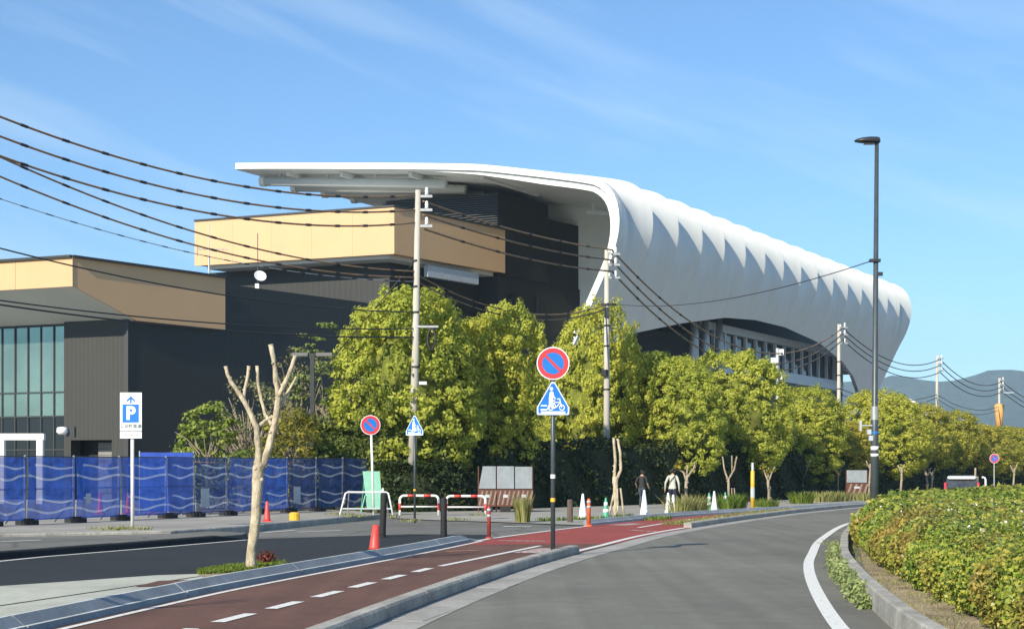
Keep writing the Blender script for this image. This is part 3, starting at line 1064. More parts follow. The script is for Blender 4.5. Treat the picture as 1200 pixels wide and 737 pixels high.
for bi in range(NB):
    mbs = MB()
    V = []
    th = 0.55
    for k in range(NS + 1):
        x = k / NS
        cup = ((x - 0.4) / 0.6) ** 2 if x > 0.4 else ((0.4 - x) / 0.4) ** 2
        cup -= 0.42
        if bi == 0: cup *= min(1.0, x / 0.45)
        s = bay * (bi + x)
        ve = v_end(min(s, SHELL_L))
        for inner in (0, 1):
            for j in range(NV + 1):
                v = ve * j / NV
                q = prof(v)
                a_, b_ = prof(v - 0.5), prof(v + 0.5)
                t_ = (b_ - a_).normalized()
                nn = Vector((-t_.y, t_.x))          # outward when t decreases
                if nn.y < 0 and v < v_shoulder: nn = -nn
                if v >= v_shoulder and nn.x > 0 and q.y > zs_tip: nn = -nn
                o = amp(v) * cup if not inner else -th - 0.4 * amp(v)
                if v >= v_shoulder and q.y <= zs_tip:
                    nn = Vector((-abs(nn.x), -abs(nn.y)))
                q2 = q + nn * o
                w = w3(q2.x, q2.y, s) - AO
                V.append(w)
    n1_ = NV + 1
    row = 2 * n1_
    fs = []
    for k in range(NS):
        for j in range(NV):
            a_ = k * row + j
            fs.append((a_, a_ + 1, a_ + row + 1, a_ + row))
            c_ = a_ + n1_
            fs.append((c_, c_ + row, c_ + row + 1, c_ + 1))
        # eave edge and lower edge
        a_ = k * row
        fs.append((a_, a_ + row, a_ + row + n1_, a_ + n1_))
        a_ = k * row + NV
        fs.append((a_, a_ + n1_, a_ + row + n1_, a_ + row))
    if bi == 0:
        for j in range(NV): fs.append((j, j + n1_, j + n1_ + 1, j + 1))
    if bi == NB - 1:
        o = NS * row
        for j in range(NV): fs.append((o + j, o + j + 1, o + j + n1_ + 1, o + j + n1_))
    mbs.add(V, fs)
    ob = mbs.build('roof_bay', M['white_shell'], arena, smooth=True)
    # keep the edges of the sheet crisp
    me = ob.data
    me.set_sharp_from_angle(angle=math.radians(40))
# flashing band round the near rim
rim = MB()
for j in range(NV):
    a_, b_ = prof(VL * j / NV), prof(VL * (j + 1) / NV)
    p, q = w3(a_.x, a_.y, -0.12) - AO, w3(b_.x, b_.y, -0.12) - AO
    t_ = (b_ - a_).normalized()
    nn = Vector((-t_.y, t_.x))
    up = (w3(a_.x + nn.x, a_.y + nn.y, 0) - w3(a_.x, a_.y, 0))
    q = q + (q - p) * 0.03
    rim.beam(p + up * 0.24, q + up * 0.24, 0.26, 0.5, up)
rim.build('rim', M['white_paint'], arena)
# roof ribs: tubes below the soffit with white ends at the eave
for k in range(8):
    s = bay * (k * 0.62 + 0.45)
    e0, e1 = prof(1.2 + 0.9 * k), prof(cumv[v_bulge] * 0.5)
    tb = MB()
    tb.tube([w3(e0.x, e0.y - 1.15, s) - AO, w3(e1.x, e1.y - 1.25, s) - AO], 0.42, 10)
    r_ = tb.build('roof_rib', M['soffit'], arena, smooth=True)
    cp = MB()
    dv = Vector((B.x, B.y, 0.05))
    cp.tube([w3(e0.x, e0.y - 1.15, s) - AO + dv * 0.02, w3(e0.x, e0.y - 1.15, s) - AO + dv * 0.5], 0.47, 10)
    cp.build('end_cap', M['white_paint'], r_)
    for f in (0.08, 0.35, 0.62):
        hg = MB()
        c = e0.lerp(e1, f)
        hg.beam(w3(c.x, c.y - 1.2, s) - AO, w3(c.x, c.y - 0.5, s) - AO, 0.25, 0.25)
        hg.build('hanger', M['soffit'], r_)
for px in (332, 395, 476, 560, 655):
    t, z = eplane(px, 200)
    st = MB()
    zc = min(PROF, key=lambda q: abs(q.x - t) + (0 if q.y > 20 else 99)).y
    st.beam(w3(t, zc - 0.75, 0.6) - AO, w3(t - 0.3, zc - 0.85, 9.5) - AO, 0.35, 0.4)
    st.build('purlin', M['soffit'], arena)

# black upper hall, beige box, lower walls
def block(corner, la, lb, z0, z1, name, mat, ia=0.0, adir=A1):
    """block from a corner: la along adir, lb along B"""
    c = Vector(corner)
    pts = [c, c + adir * la, c + adir * la + B * lb, c + B * lb]
    m_ = MB()
    m_.prism([(p.x - AO.x, p.y - AO.y) for p in pts], z0, z1)
    return m_.build(name, mat, arena)
BC = Vector(((462 - CX) / F * 118, 118.0))
t592 = col_hit(592, BC, A1)
t228 = col_hit(228, BC, B)
bz0, bz1 = 18.45, 22.05
# the box body, clad with separate beige panels
ins = BC + A1 * 0.12 + B * 0.12
block(ins, t592 - 0.2, t228 - 0.24, bz0 + 0.05, bz1 - 0.05, 'box_core', M['beige'])
def clad_run(p, q, z0, z1, n, nrm, mat, parent, origin, th=0.1, gap=0.010, name='wall_panel'):
    p, q = Vector(p), Vector(q)
    for k in range(n):
        a_, b_ = p.lerp(q, k / n), p.lerp(q, (k + 1) / n)
        u = (b_ - a_).normalized()
        a_, b_ = a_ + u * gap / 2, b_ - u * gap / 2
        m_ = MB()
        m_.prism([(x.x - origin.x, x.y - origin.y) for x in (a_, b_, b_ - nrm * th, a_ - nrm * th)], z0, z1)
        m_.build(name, mat, parent)
NB_ = Vector((-0.380, -0.925))        # outward of faces along B
NA_ = Vector((0.8, -0.6))         # outward of faces along A1
clad_run(BC, BC + B * t228, bz0, bz1, 5, NB_, M['beige'], arena, AO)
clad_run(BC + A1 * 0.02, BC + A1 * t592, bz0, bz1, 4, NA_, M['beige'], arena, AO)
cp = MB()
for p, q, nn in ((BC, BC + B * t228, NB_), (BC, BC + A1 * t592, NA_)):
    a_ = p - nn * 0.05 - AO.xy
    b_ = q - nn * 0.05 - AO.xy
    cp.beam((a_.x, a_.y, bz1 + 0.07), (b_.x, b_.y, bz1 + 0.07), 0.3, 0.14)
cp.build('parapet_cap', M['mullion'], arena)
# strip of soffit and dark walls below the box
block(BC + A1 * 0.6 + B * 0.9, t592 - 0.8, t228 - 1.6, bz0 - 0.25, bz0 + 0.04, 'box_soffit', M['soffit'])
block(BC + A1 * 2.4 + B * 1.6 - NA_ * 0.7, 24, 34, 0, bz0 - 0.26, 'lower_wall', M['black_clad'])
t584 = col_hit(584, BC - NA_ * 0.4, A1)
VC = BC - NA_ * 0.4 + A1 * t584
t642 = col_hit(642, VC, A1)
t686 = col_hit(686, VC, A1)
tvl = col_hit(452, VC, B)
block(VC, t642, tvl, bz0 - 0.2, 25.2, 'upper_hall', M['black_panel'])
block(VC + A1 * t642 - NA_ * 0.25, t686 - t642, 9, 8, 24.0, 'upper_hall', M['black_clad'])
block(VC - NA_ * 0.12 + A1 * 0.1, 14, 20, 0.0, bz0 - 0.21, 'wall', M['black_clad'])
block(VC + A1 * 0.3 + B * 0.3, t642 - 0.6, tvl - 0.6, 25.2, 25.26, 'hall_bounce_top', M['roof_bounce'])  # thin unseen sheet added for light bounce under the shell
block(ins + A1 * 0.2 + B * 0.2, t592 - 0.6, t228 - 0.7, bz1 - 0.05, bz1 + 0.02, 'box_bounce_top', M['roof_bounce'])  # unseen pale cover on the box, added for the same bounce
lv = MB()
for k in range(17):
    z = 21.9 + k * 0.19
    a_ = VC + NB_ * 0.12 - AO.xy
    b_ = a_ + B * tvl
    lv.beam((a_.x, a_.y, z), (b_.x, b_.y, z), 0.16, 0.06)
lv.build('louvre_slats', M['dark_metal'], arena, kind='stuff')
for px, w_ in ((598, 1.2), (629, 0.6)):
    t = col_hit(px, VC, A1)
    p = VC + A1 * t + NA_ * 0.03 - AO.xy
    q = p + A1 * w_
    m_ = MB()
    m_.beam((p.x, p.y, 15.6), (q.x, q.y, 15.6), 0.1, 2.4)
    m_.build('window', M['glass_dark'], arena)
# soffit strip between box and hall seen below the box
p = VC + NA_ * 0.05 - AO.xy - A1 * 9.5
q = p + A1 * 6.5
m_ = MB()
m_.beam((p.x, p.y, 17.6), (q.x, q.y, 17.6), 0.4, 0.9)
m_.build('duct', M['panel_grey'], arena)
# grey end wall inside the shell
sg = 17.0
pts = []
for i, q in enumerate(PROF):
    if q.y > 15 and q.x < 16:
        pts.append((q.x + (0.75 if q.y < 24 else 0.2), q.y - 0.65))
pts = [(16, pts[0][1])] + pts + [(16, 15)]
m_ = MB()
n = len(pts)
V = [w3(t, z, sg) - AO for t, z in pts] + [w3(t, z, sg + 0.4) - AO for t, z in pts]
m_.add(V, [tuple(range(n)), tuple(range(2 * n - 1, n - 1, -1))] + [(i, n + i, n + (i + 1) % n, (i + 1) % n) for i in range(n)])
m_.build('end_wall', M['grey_wall'], arena)
m_ = MB()
p = R0 + A * (sg - 0.6) + B * 3.6 - AO.xy
m_.beam((p.x, p.y, 15.9), (p.x + B.x * 5.4, p.y + B.y * 5.4, 15.9), 1.0, 1.1)
m_.build('ledge', M['grey_wall'], arena)
m_ = MB()
p = R0 + A * (sg - 0.3) + B * 2.0 - AO.xy
for dx, z, w_, h_ in ((2.0, 22.0, 0.9, 0.18), (1.65, 22.3, 0.18, 0.8)):
    m_.beam((p.x + B.x * dx, p.y + B.y * dx, z), (p.x + B.x * (dx + w_), p.y + B.y * (dx + w_), z), 0.3, h_)
m_.build('wall_bracket', M['mullion'], arena)
m_ = MB()
m_.beam(w3(6.5, 23.6, 8) - AO, w3(2.2, 22.9, 8) - AO, 0.35, 0.25)
m_.beam(w3(5.9, 24.4, 8) - AO, w3(5.9, 23.4, 8) - AO, 0.35, 0.3)
m_.build('gantry', M['soffit'], arena)
# body inside the shell behind the arch
body = MB()
c0 = R0 + A * 18.5 + B * 12 - AO.xy
pts = [c0, c0 + A * 71.5, c0 + A * 71.5 + B * 22, c0 + B * 22]
body.prism([(p.x, p.y) for p in pts], 0, 24.3)
body.build('inner_wall', M['black_panel'], arena)
c0 = R0 + A * 26 + B * 7.5 - AO.xy
pts = [c0, c0 + A * 62, c0 + A * 62 + B * 4.4, c0 + B * 4.4]
body = MB()
body.prism([(p.x, p.y) for p in pts], 14.5, 21.5)
body.build('inner_wall', M['black_panel'], arena)
# terrace front in the arch: beams, mullions and panes
FO = R0 + B * 5.2
sA, sB = col_hit(822, FO, A), col_hit(986, FO, A)
def fz(px, py):
    s = col_hit(px, FO, A)
    return H - (py - HZ) / F * (FO.y + A.y * s)
zt, zb = fz(900, 397), fz(950, 447)
p, q = FO + A * sA - AO.xy, FO + A * sB - AO.xy
m_ = MB()
m_.beam((p.x, p.y, zt), (q.x, q.y, zt), 0.5, 0.75)
m_.build('top_beam', M['steel_grey'], arena)
m_ = MB()
m_.beam((p.x, p.y, zb), (q.x, q.y, zb), 0.5, 1.1)
m_.build('floor_beam', M['steel_grey'], arena)
nm = 15
for k in range(nm + 1):
    m_ = MB()
    c = p.lerp(q, k / nm)
    m_.box(c.x, c.y, (zt + zb) / 2, 0.32, 0.32, zt - zb - 0.9, math.atan2(A.y, A.x))
    m_.build('mullion', M['steel_grey'], arena)
    if k < nm:
        a_, b_ = p.lerp(q, (k + 0.08) / nm), p.lerp(q, (k + 0.92) / nm)
        a_, b_ = a_ - NA_ * 0.15, b_ - NA_ * 0.15
        m_ = MB()
        m_.beam((a_.x, a_.y, (zt + zb) / 2), (b_.x, b_.y, (zt + zb) / 2), 0.05, zt - zb - 0.9)
        m_.build('pane', M['glass_dark'], arena)
m_ = MB()
m_.beam((p.x, p.y, zb / 2 - 0.3), (q.x, q.y, zb / 2 - 0.3), 0.3, zb - 0.7)
m_.build('terrace_wall', M['black_panel'], arena)
for px, lean in ((811, 0.5), (826, 0.1), (843, 0.0)):
    s = col_hit(px, FO - B * 0.8, A)
    c = FO - B * 0.8 + A * s - AO.xy
    m_ = MB()
    m_.tube([(c.x, c.y, 4), (c.x + A.x * lean, c.y + A.y * lean, zt - 2), (c.x + A.x * lean * 1.3, c.y + A.y * lean * 1.3, zt + 0.9)], [0.7, 0.45, 0.28], 10)
    m_.build('column', M['galv'], arena, smooth=True)
m_ = MB()
p2 = FO + A * (sA - 13) + B * 6.5 - AO.xy
m_.beam((p2.x, p2.y, 7.5), (p.x, p.y, 7.5), 0.4, 15)
m_.build('terrace_wall', M['black_clad'], arena)

# ------------------------------------------------------------------ low wing with the beige eave
LC = Vector(((149.5 - CX) / F * 90, 90.0))
LO = Vector((LC.x, LC.y, 0))
wing = thing('entrance_wing', 'low dark ribbed building with a beige cantilevered eave and teal glazing', 'building', LO)
def wpoly(pts): return [(p.x - LO.x, p.y - LO.y) for p in pts]
LLEN = 26.0
m_ = MB()
m_.prism(wpoly([LC, LC + A1 * 24, LC + A1 * 24 + B * 40, LC + B * 40]), 0, 13.2)
WB = m_
# walls: lit short side (with openings) and long side as oriented sheets with local X along the wall
def wall_sheet(name, p, dirv, rects, z_off, mat, parent, origin, th=0.25):
    """rects: (u0,u1,z0,z1) pieces of a wall; local X runs along the wall"""
    m_ = MB()
    for (u0, u1, z0, z1) in rects:
        m_.box((u0 + u1) / 2, th / 2, (z0 + z1) / 2, u1 - u0, th, z1 - z0)
    return m_.build(name, mat, parent, loc=(p.x - origin.x, p.y - origin.y, 0), rz=math.atan2(dirv.y, dirv.x))
def ub(px): return col_hit(px, LC, B)
ug0, ug1 = ub(131), ub(83)
un = ub(75)
# left wall runs along B; thickness towards the inside (local +Y must point inside): B rotated +90deg
lwL = -B
# local X = -B direction, origin at far left end
LW0 = LC + B * 40
def Ux(px): return 40 - ub(px)
gz = 3.55
x_g0, x_g1, x_n = Ux(83), Ux(131), Ux(75)
wall_sheet('front_wall', LW0, lwL, [(x_n, 40, gz, 10.6), (x_n, x_g0, 0, gz - 0.001), (x_g1, 40, 0, gz - 0.001)], 0, M['dark_clad'], wing, LO, 0.9)
m_ = MB()
for k in range(9):
    m_.box((x_g0 + x_g1) / 2 + 0.6, 1.2, 0.2 + k * 0.38, x_g1 - x_g0 - 1.0, 0.08, 0.36)
m_.build('shutter', M['shutter'], wing, loc=(LW0.x - LO.x, LW0.y - LO.y, 0), rz=math.atan2(lwL.y, lwL.x))
m_ = MB()
m_.box((x_g0 + x_g1) / 2, 1.6, 1.8, x_g1 - x_g0 + 0.6, 0.3, 3.8)
m_.build('recess', M['black_panel'], wing, loc=(LW0.x - LO.x, LW0.y - LO.y, 0), rz=math.atan2(lwL.y, lwL.x))
# long wall
wall_sheet('long_wall', LC + A1 * 0.002, A1, [(0, 11.2, 0, 10.55)], 0, M['black_clad'], wing, LO, 0.3)
wall_sheet('long_wall', LC - NA_ * 0.12, A1, [(11.2, 26, 0, 10.4)], 0, M['black_panel'], wing, LO, 0.3)
wall_sheet('long_wall', LC - NA_ * 0.2, A1, [(6.0, 26, 10.4, 13.45)], 0, M['black_clad'], wing, LO, 0.3)
m_ = MB()
m_.box(-0.06, 0.05, 5.25, 0.22, 0.3, 10.4)
m_.build('corner_trim', M['mullion'], wing, rz=math.atan2(A1.y, A1.x))
# roof slab
m_ = MB()
m_.prism(wpoly([LC + A1 * 0.5 + B * 1.2, LC + A1 * 25.8 + B * 1.2, LC + A1 * 25.8 + B * 39, LC + A1 * 0.5 + B * 39]), 12.9, 13.3)
m_.build('roof', M['roof_bounce'], wing)
m_ = MB()
m_.prism(wpoly([LC + A1 * 3 + B * 3, LC + A1 * 26 + B * 3, LC + A1 * 26 + B * 39, LC + A1 * 3 + B * 39]), 0.0, 12.8)
m_.build('inner_wall', M['black_panel'], wing)
# eave: sloping soffit from the wall out to a thin lit edge
t86 = -col_hit(86, LC + NA_ * 0.4, A1)
t264 = col_hit(264, LC + NA_ * 0.4, A1)
zt_, ze, zw = 13.7, 12.1, 10.52
EP = LC + NA_ * 0.4
prof_e = [(-t86, zt_), (t264, zt_), (t264, zw), (0.35, zw), (-t86, ze)]
m_ = MB()
V = []
for off in (0.0, 0.12):
    for u, z in prof_e:
        p = EP + A1 * u - NA_ * off - LO.xy
        V.append((p.x, p.y, z))
m_.add(V, [(0, 1, 2, 3, 4), (9, 8, 7, 6, 5)] + [(i, 5 + i, 5 + (i + 1) % 5, (i + 1) % 5) for i in range(5)])
m_.build('eave_side', M['beige'], wing)
m_ = MB()
ec = EP - A1 * t86
pa, pb = ec + B * 0.02, ec + B * 40
a_ = ec + A1 * (t86 + 0.35)
V = [(pa.x - LO.x, pa.y - LO.y, ze + .01), (pb.x - LO.x, pb.y - LO.y, ze + .01), (a_.x + B.x * 40 - LO.x, a_.y + B.y * 40 - LO.y, zw + .01), (a_.x - LO.x - NA_.x * .13, a_.y - LO.y - NA_.y * .13, zw + .01)]
V += [(x, y, z + 0.2) for x, y, z in V]
m_.add(V, [(0, 1, 2, 3), (7, 6, 5, 4), (0, 4, 5, 1), (1, 5, 6, 2), (2, 6, 7, 3), (3, 7, 4, 0)])
m_.build('soffit', M['soffit'], wing)
clad_run(ec - A1 * 0.1 - B * 0.05, ec - A1 * 0.1 + B * 40, ze - 0.02, zt_ + 0.005, 10, NB_, M['beige'], wing, LO, 0.12, 0.02, 'fascia_panel')
m_ = MB()
m_.prism(wpoly([ec + A1 * 0.1 - NA_ * .3, ec + A1 * (t86 + t264 - .2) - NA_ * .3, ec + A1 * (t86 + t264 - .2) + B * 39, ec + A1 * 0.1 + B * 39]), zt_ - 0.35, zt_ - 0.05)
m_.build('roof', M['roof_bounce'], wing)
m_ = MB()
for p, q in ((ec - A1 * .1, ec - A1 * .1 + B * 40), (ec - A1 * .1, ec + A1 * (t86 + t264))):
    p, q = p - LO.xy, q - LO.xy
    m_.beam((p.x, p.y, zt_ + 0.07), (q.x, q.y, zt_ + 0.07), 0.36, 0.13)
m_.build('parapet_cap', M['mullion'], wing)
# glazing: panes one by one in a mullion grid
cols = [75 - 15.2 * k for k in range(0, 16)]
zlev = [0.15, 2.4, 5.1, 6.45, 10.45]
zlev = [0.15, 3.0, 5.0, 6.45, 10.45]
us = [Ux(c) for c in cols]
for k in range(len(us) - 1):
    x1, x0 = us[k], us[k + 1]
    for z0, z1 in zip(zlev, zlev[1:]):
        m_ = MB()
        m_.box((x0 + x1) / 2, 0.32 + random.uniform(-.01, .01), (z0 + z1) / 2, x1 - x0 - 0.1, 0.04, z1 - z0 - 0.1, random.uniform(-.004, .004))
        m_.build('pane', M['glass'] if z0 > 4 else M['glass_dark'], wing, loc=(LW0.x - LO.x, LW0.y - LO.y, 0), rz=math.atan2(lwL.y, lwL.x))
for k, x in enumerate(us):
    m_ = MB()
    m_.box(x, 0.29, 5.2, 0.09, 0.10, 10.5)
    m_.build('mullion', M['mullion'], wing, loc=(LW0.x - LO.x, LW0.y - LO.y, 0), rz=math.atan2(lwL.y, lwL.x))
for z in zlev:
    m_ = MB()
    m_.box((us[0] + us[-1]) / 2, 0.275, z, us[0] - us[-1], 0.09, 0.09)
    m_.build('transom', M['mullion'], wing, loc=(LW0.x - LO.x, LW0.y - LO.y, 0), rz=math.atan2(lwL.y, lwL.x))
# wall lamp beside the garage opening
p = at(73, 506, 88.5)
wl_ = thing('wall_lamp', 'small white wall lamp beside the garage opening', 'lamp', p)
m_ = MB(); m_.lathe([(0.05, 0.3), (0.3, 0.25), (0.34, 0.0), (0.2, -0.15)], 12); m_.build('shade', M['sign_white'], wl_, smooth=True)
m_ = MB(); m_.box(0.45, 0.25, 0, 0.45, 0.4, 0.6); m_.build('bracket', M['dark_metal'], wl_)

# white portal frame
pf = thing('portal_frame', 'white square portal frame in front of the teal glazing', 'frame', (at(25, 556, 76).x, 76, 0))
pw = 52 / F * 76
m_ = MB()
m_.box(-pw / 2 + pw * .06, 0, 1.6, 0.30, 0.30, 3.2); m_.build('post', M['white_paint'], pf)
m_ = MB()
m_.box(pw / 2 - 0.16, 0, 1.6, 0.30, 0.30, 3.2); m_.build('post', M['white_paint'], pf)
m_ = MB()
m_.box(-0.7, 0, 3.37, pw + 1.5, 0.32, 0.32); m_.build('lintel', M['white_paint'], pf)

# roof antenna and floodlight
p = at(245, 322, 99)
an = thing('antenna', 'thin rooftop television antenna on the dark wing', 'antenna', (p.x, p.y, 13.3))
ah = at(245, 262, 99).z - 13.3
m_ = MB(); m_.tube([(0, 0, 0), (0, 0, ah * 0.5)], 0.07, 6); m_.tube([(0, 0, ah * 0.5), (0, 0, ah)], 0.025, 6); m_.build('mast', M['galv'], an)
m_ = MB()
m_.tube([(-0.7, 0, ah * .62), (1.2, 0, ah * .62)], 0.03, 5)
for k in range(6): m_.tube([(-0.6 + k * 0.3, -0.3, ah * .62), (-0.6 + k * 0.3, 0.3, ah * .62)], 0.015, 4)
m_.tube([(-0.75, 0, ah * .52), (-0.75, 0, ah * .68)], 0.03, 5)
m_.build('boom', M['galv'], an)
p = at(302, 331, 100)
fl = thing('floodlight', 'white dish floodlight on a thin mast above the dark wing roof', 'floodlight', (p.x, p.y, 13.3))
m_ = MB(); m_.tube([(0, 0, 0), (0, 0, 3.9)], 0.03, 6); m_.build('mast', M['dark_metal'], fl)
m_ = MB(); m_.lathe([(0.05, 0.0), (0.22, 0.06), (0.38, 0.18), (0.40, 0.22), (0.37, 0.2), (0.2, 0.1), (0.03, 0.06)], 14)
d_ = m_.build('dish', M['sign_white'], fl, smooth=True)
d_.location = (0.15, -0.1, 1.0); d_.rotation_euler = (math.radians(55), math.radians(35), 0)
m_ = MB(); m_.box(-0.02, -.05, 0.35, 0.25, 0.25, 0.5); m_.build('ballast', M['sign_white'], fl)
# small wall fixture seen on the long wall
p = at(191, 492, 93.4)
m_ = MB(); m_.box(0, 0, 0, 0.5, 0.6, 0.4); m_.box(0.25, -0.3, -0.15, 0.3, 0.3, 0.2)
o = m_.build('wall_fixture', M['black_rubber'], loc=p, rz=0.8); tag(o, 'small black fixture on the dark ribbed side wall', 'lamp')

# white arched bridge far right behind the trees
br = thing('arched_bridge', 'white arch of a distant bridge above the far trees', 'bridge', (at(1050, 556, 240).x, 240, 0))
arc = [at(x, y, 240) - Vector((at(1050, 556, 240).x, 240, 0)) for x, y in ((1005, 472), (1025, 466.5), (1045, 465), (1060, 468), (1072, 473), (1080, 480), (1090, 492))]
m_ = MB()
for a_, b_ in zip(arc, arc[1:]): m_.beam(a_, b_ + (b_ - a_) * 0.03, 0.6, 0.75)
m_.build('arch', M['white_paint'], br)
for k in (2, 3, 4, 5):
    m_ = MB(); m_.tube([arc[k], (arc[k].x, 0, 0)], 0.22, 6); m_.build('hanger', M['white_paint'], br)

# ------------------------------------------------------------------ trees along the walk
CAM = []
for k in range(4):
    CAM.append((crown_mesh('camphor_crown', 5.4, 7.4, 820, 42, 0.155, M['leaf_camphor'], 40 + k, 0.31), None))
CAMG = []
for k in range(3):
    CAMG.append((crown_mesh('camphor_crown', 5.4, 7.4, 560, 36, 0.19, M['leaf_golden'], 60 + k, 0.37), None))
tr_mesh = []
for k in range(3):
    m_ = MB(); limb_tree(m_, (0, 0, 0), 6.5, 0.19, 90 + k, 1.0); tr_mesh.append(m_.mesh('camphor_trunk', True))
core_me = None
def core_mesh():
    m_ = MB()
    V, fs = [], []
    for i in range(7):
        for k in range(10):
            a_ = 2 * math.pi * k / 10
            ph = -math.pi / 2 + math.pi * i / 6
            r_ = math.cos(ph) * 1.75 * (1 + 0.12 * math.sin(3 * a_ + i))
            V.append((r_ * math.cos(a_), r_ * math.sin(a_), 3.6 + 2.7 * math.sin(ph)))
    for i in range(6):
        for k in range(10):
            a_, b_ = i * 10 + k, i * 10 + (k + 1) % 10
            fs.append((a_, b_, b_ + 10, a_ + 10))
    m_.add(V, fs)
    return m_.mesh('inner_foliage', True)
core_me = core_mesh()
camphors = [
    (480, 65.0, 5.6, 334, 0, 'tallest and leftmost round yellow-green camphor tree behind the utility pole'),
    (543, 68.2, 4.4, 372, 1, 'yellow-green camphor tree crowded between the two taller ones left of the round sign'),
    (584, 70.0, 3.9, 357, 2, 'yellow-green camphor tree just left of the large round no-parking sign'),
    (690, 81.0, 4.3, 362, 3, 'yellow-green camphor tree directly behind the second utility pole'),
    (637, 85.0, 4.4, 428, 1, 'shaded lower camphor tree seen behind the large round no-parking sign'),
    (746, 83.5, 4.0, 410, 0, 'yellow-green camphor tree right of the second utility pole'),
    (798, 83.0, 4.6, 415, 1, 'rounded yellow-green camphor tree above the person in the pale shirt'),
    (866, 90.0, 5.6, 409, 2, 'broad yellow-green camphor tree below the arena arch'),
    (945, 98.5, 5.0, 455, 3, 'lower yellow-green camphor tree left of the third utility pole'),
    (1030, 110.0, 5.6, 454, 0, 'yellow-green camphor tree behind the tall dark street lamp'),
]
far_trees = [(985, 104, 4.2, 492), (1082, 120.0, 4.6, 476), (1112, 125.0, 4.4, 482), (1143, 131, 4.6, 495), (1168, 137, 4.2, 501), (1190, 142, 4.8, 500), (1215, 148, 5.0, 502), (1060, 116, 4.0, 490)]
def place_tree(px, d, w, top, me, tm, label, group):
    x = (px - CX) / F * d
    zt = H - (top - HZ) / F * d - 0.25
    zb = 1.35
    t = thing('camphor_tree', label, 'tree', (x, d, 0), random.uniform(0, 6.28), group)
    s = w / 5.4
    c = link('crown', me, None, t)
    c.scale = (s, s, (zt - zb) / 7.4)
    c.location.z = zb
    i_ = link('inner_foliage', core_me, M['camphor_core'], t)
    i_.scale = (s, s, (zt - zb) / 7.4)
    i_.location.z = zb
    k = link('trunk', tm, M['bark_dark'], t)
    k.scale = (1, 1, zt / 9.5)
    return t
for i, (px, d, w, top, v, lab) in enumerate(camphors):
    place_tree(px, d, w, top, CAM[v][0], tr_mesh[i % 3], lab, 'camphor trees along the walk')
for i, (px, d, w, top) in enumerate(sorted(far_trees)):
    names = ['first', 'second', 'third', 'fourth', 'fifth', 'sixth', 'seventh', 'eighth']
    place_tree(px, d, w, top, CAMG[i % 3][0], tr_mesh[i % 3], names[i] + ' from the left of the smaller golden camphor trees toward the far right', 'golden camphor trees far along the walk')

# dark clipped hedge under the trees
def hedge_wall(name, line, h, w, n, leaf, mat, label, seed, d0, d1):
    l = sub_line([Vector(p) for p in line], d0, d1)
    root = thing(name, label, 'hedge', (l[0].x, l[0].y, 0))
    o0 = Vector((l[0].x, l[0].y, 0))
    core = MB()
    back = offset_line(l, -w + 0.25)
    front = offset_line(l, -0.25)
    poly = [(p.x - o0.x, p.y - o0.y) for p in front] + [(p.x - o0.x, p.y - o0.y) for p in reversed(back)]
    core.prism(poly, 0, h - 0.3)
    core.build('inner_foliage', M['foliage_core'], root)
    rg = np.random.default_rng(seed)
    seg = np.array([[p.x, p.y] for p in l])
    ln = np.r_[0, np.cumsum(np.linalg.norm(np.diff(seg, axis=0), axis=1))]
    P, Nn = [], []
    nf = int(n * 0.75)
    s = rg.random(n) * ln[-1]
    x = np.interp(s, ln, seg[:, 0]); y = np.interp(s, ln, seg[:, 1])
    tx = (seg[-1, 0] - seg[0, 0]) / ln[-1]; ty = (seg[-1, 1] - seg[0, 1]) / ln[-1]
    nx, ny = ty, -tx
    hh = h + 0.22 * np.sin(s * 0.9) + 0.15 * np.sin(s * 2.3 + 1) + rg.normal(0, 0.08, n)
    z = rg.random(n) ** 0.9 * hh
    dep = -0.22 + 0.16 * np.sin(s * 1.7 + z * 2.1) + rg.normal(0, 0.1, n)
    dep -= 0.25 * np.clip((z / hh - 0.75) / 0.25, 0, 1)
    top = np.arange(n) >= nf
    z = np.where(top, hh, z)
    dep = np.where(top, -rg.random(n) * w, dep)
    P = np.stack([x + nx * dep - o0.x, y + ny * dep - o0.y, z], 1)
    Nn = np.where(top[:, None], np.array([0, 0, 1.0]), np.array([nx, ny, 0.3]))
    me = leaf_mesh('foliage', P, Nn, leaf, 0.55, 0.6, 0.2, mat, rg)
    link('foliage', me, None, root)
    return root
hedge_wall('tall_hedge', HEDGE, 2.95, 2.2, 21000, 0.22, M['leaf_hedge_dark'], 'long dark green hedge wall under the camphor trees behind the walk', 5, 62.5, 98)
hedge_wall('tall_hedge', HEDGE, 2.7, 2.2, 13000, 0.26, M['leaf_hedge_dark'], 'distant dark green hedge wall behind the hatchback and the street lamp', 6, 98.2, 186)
hedge_wall('juniper_hedge', [(-8.4, 61.8), (-6.4, 61.9), (-4.6, 62.0), (-2.6, 62.9), (-1.9, 64.0)], 3.2, 1.5, 8000, 0.24, M['leaf_juniper'], 'feathery green juniper hedge between the street light and the utility pole', 8, 61.82, 63.9)

hedge_wall('shade_hedge', [(-5.3, 60.9), (-3.4, 61.2), (-2.0, 62.6), (-0.9, 64.8)], 1.75, 1.0, 4500, 0.17, M['leaf_hedge_dark'], 'dark green hedge added for the shade below the juniper behind the hoop rails', 15, 60.95, 64.7)  # dark hedge added to stand for shade at the juniper's foot

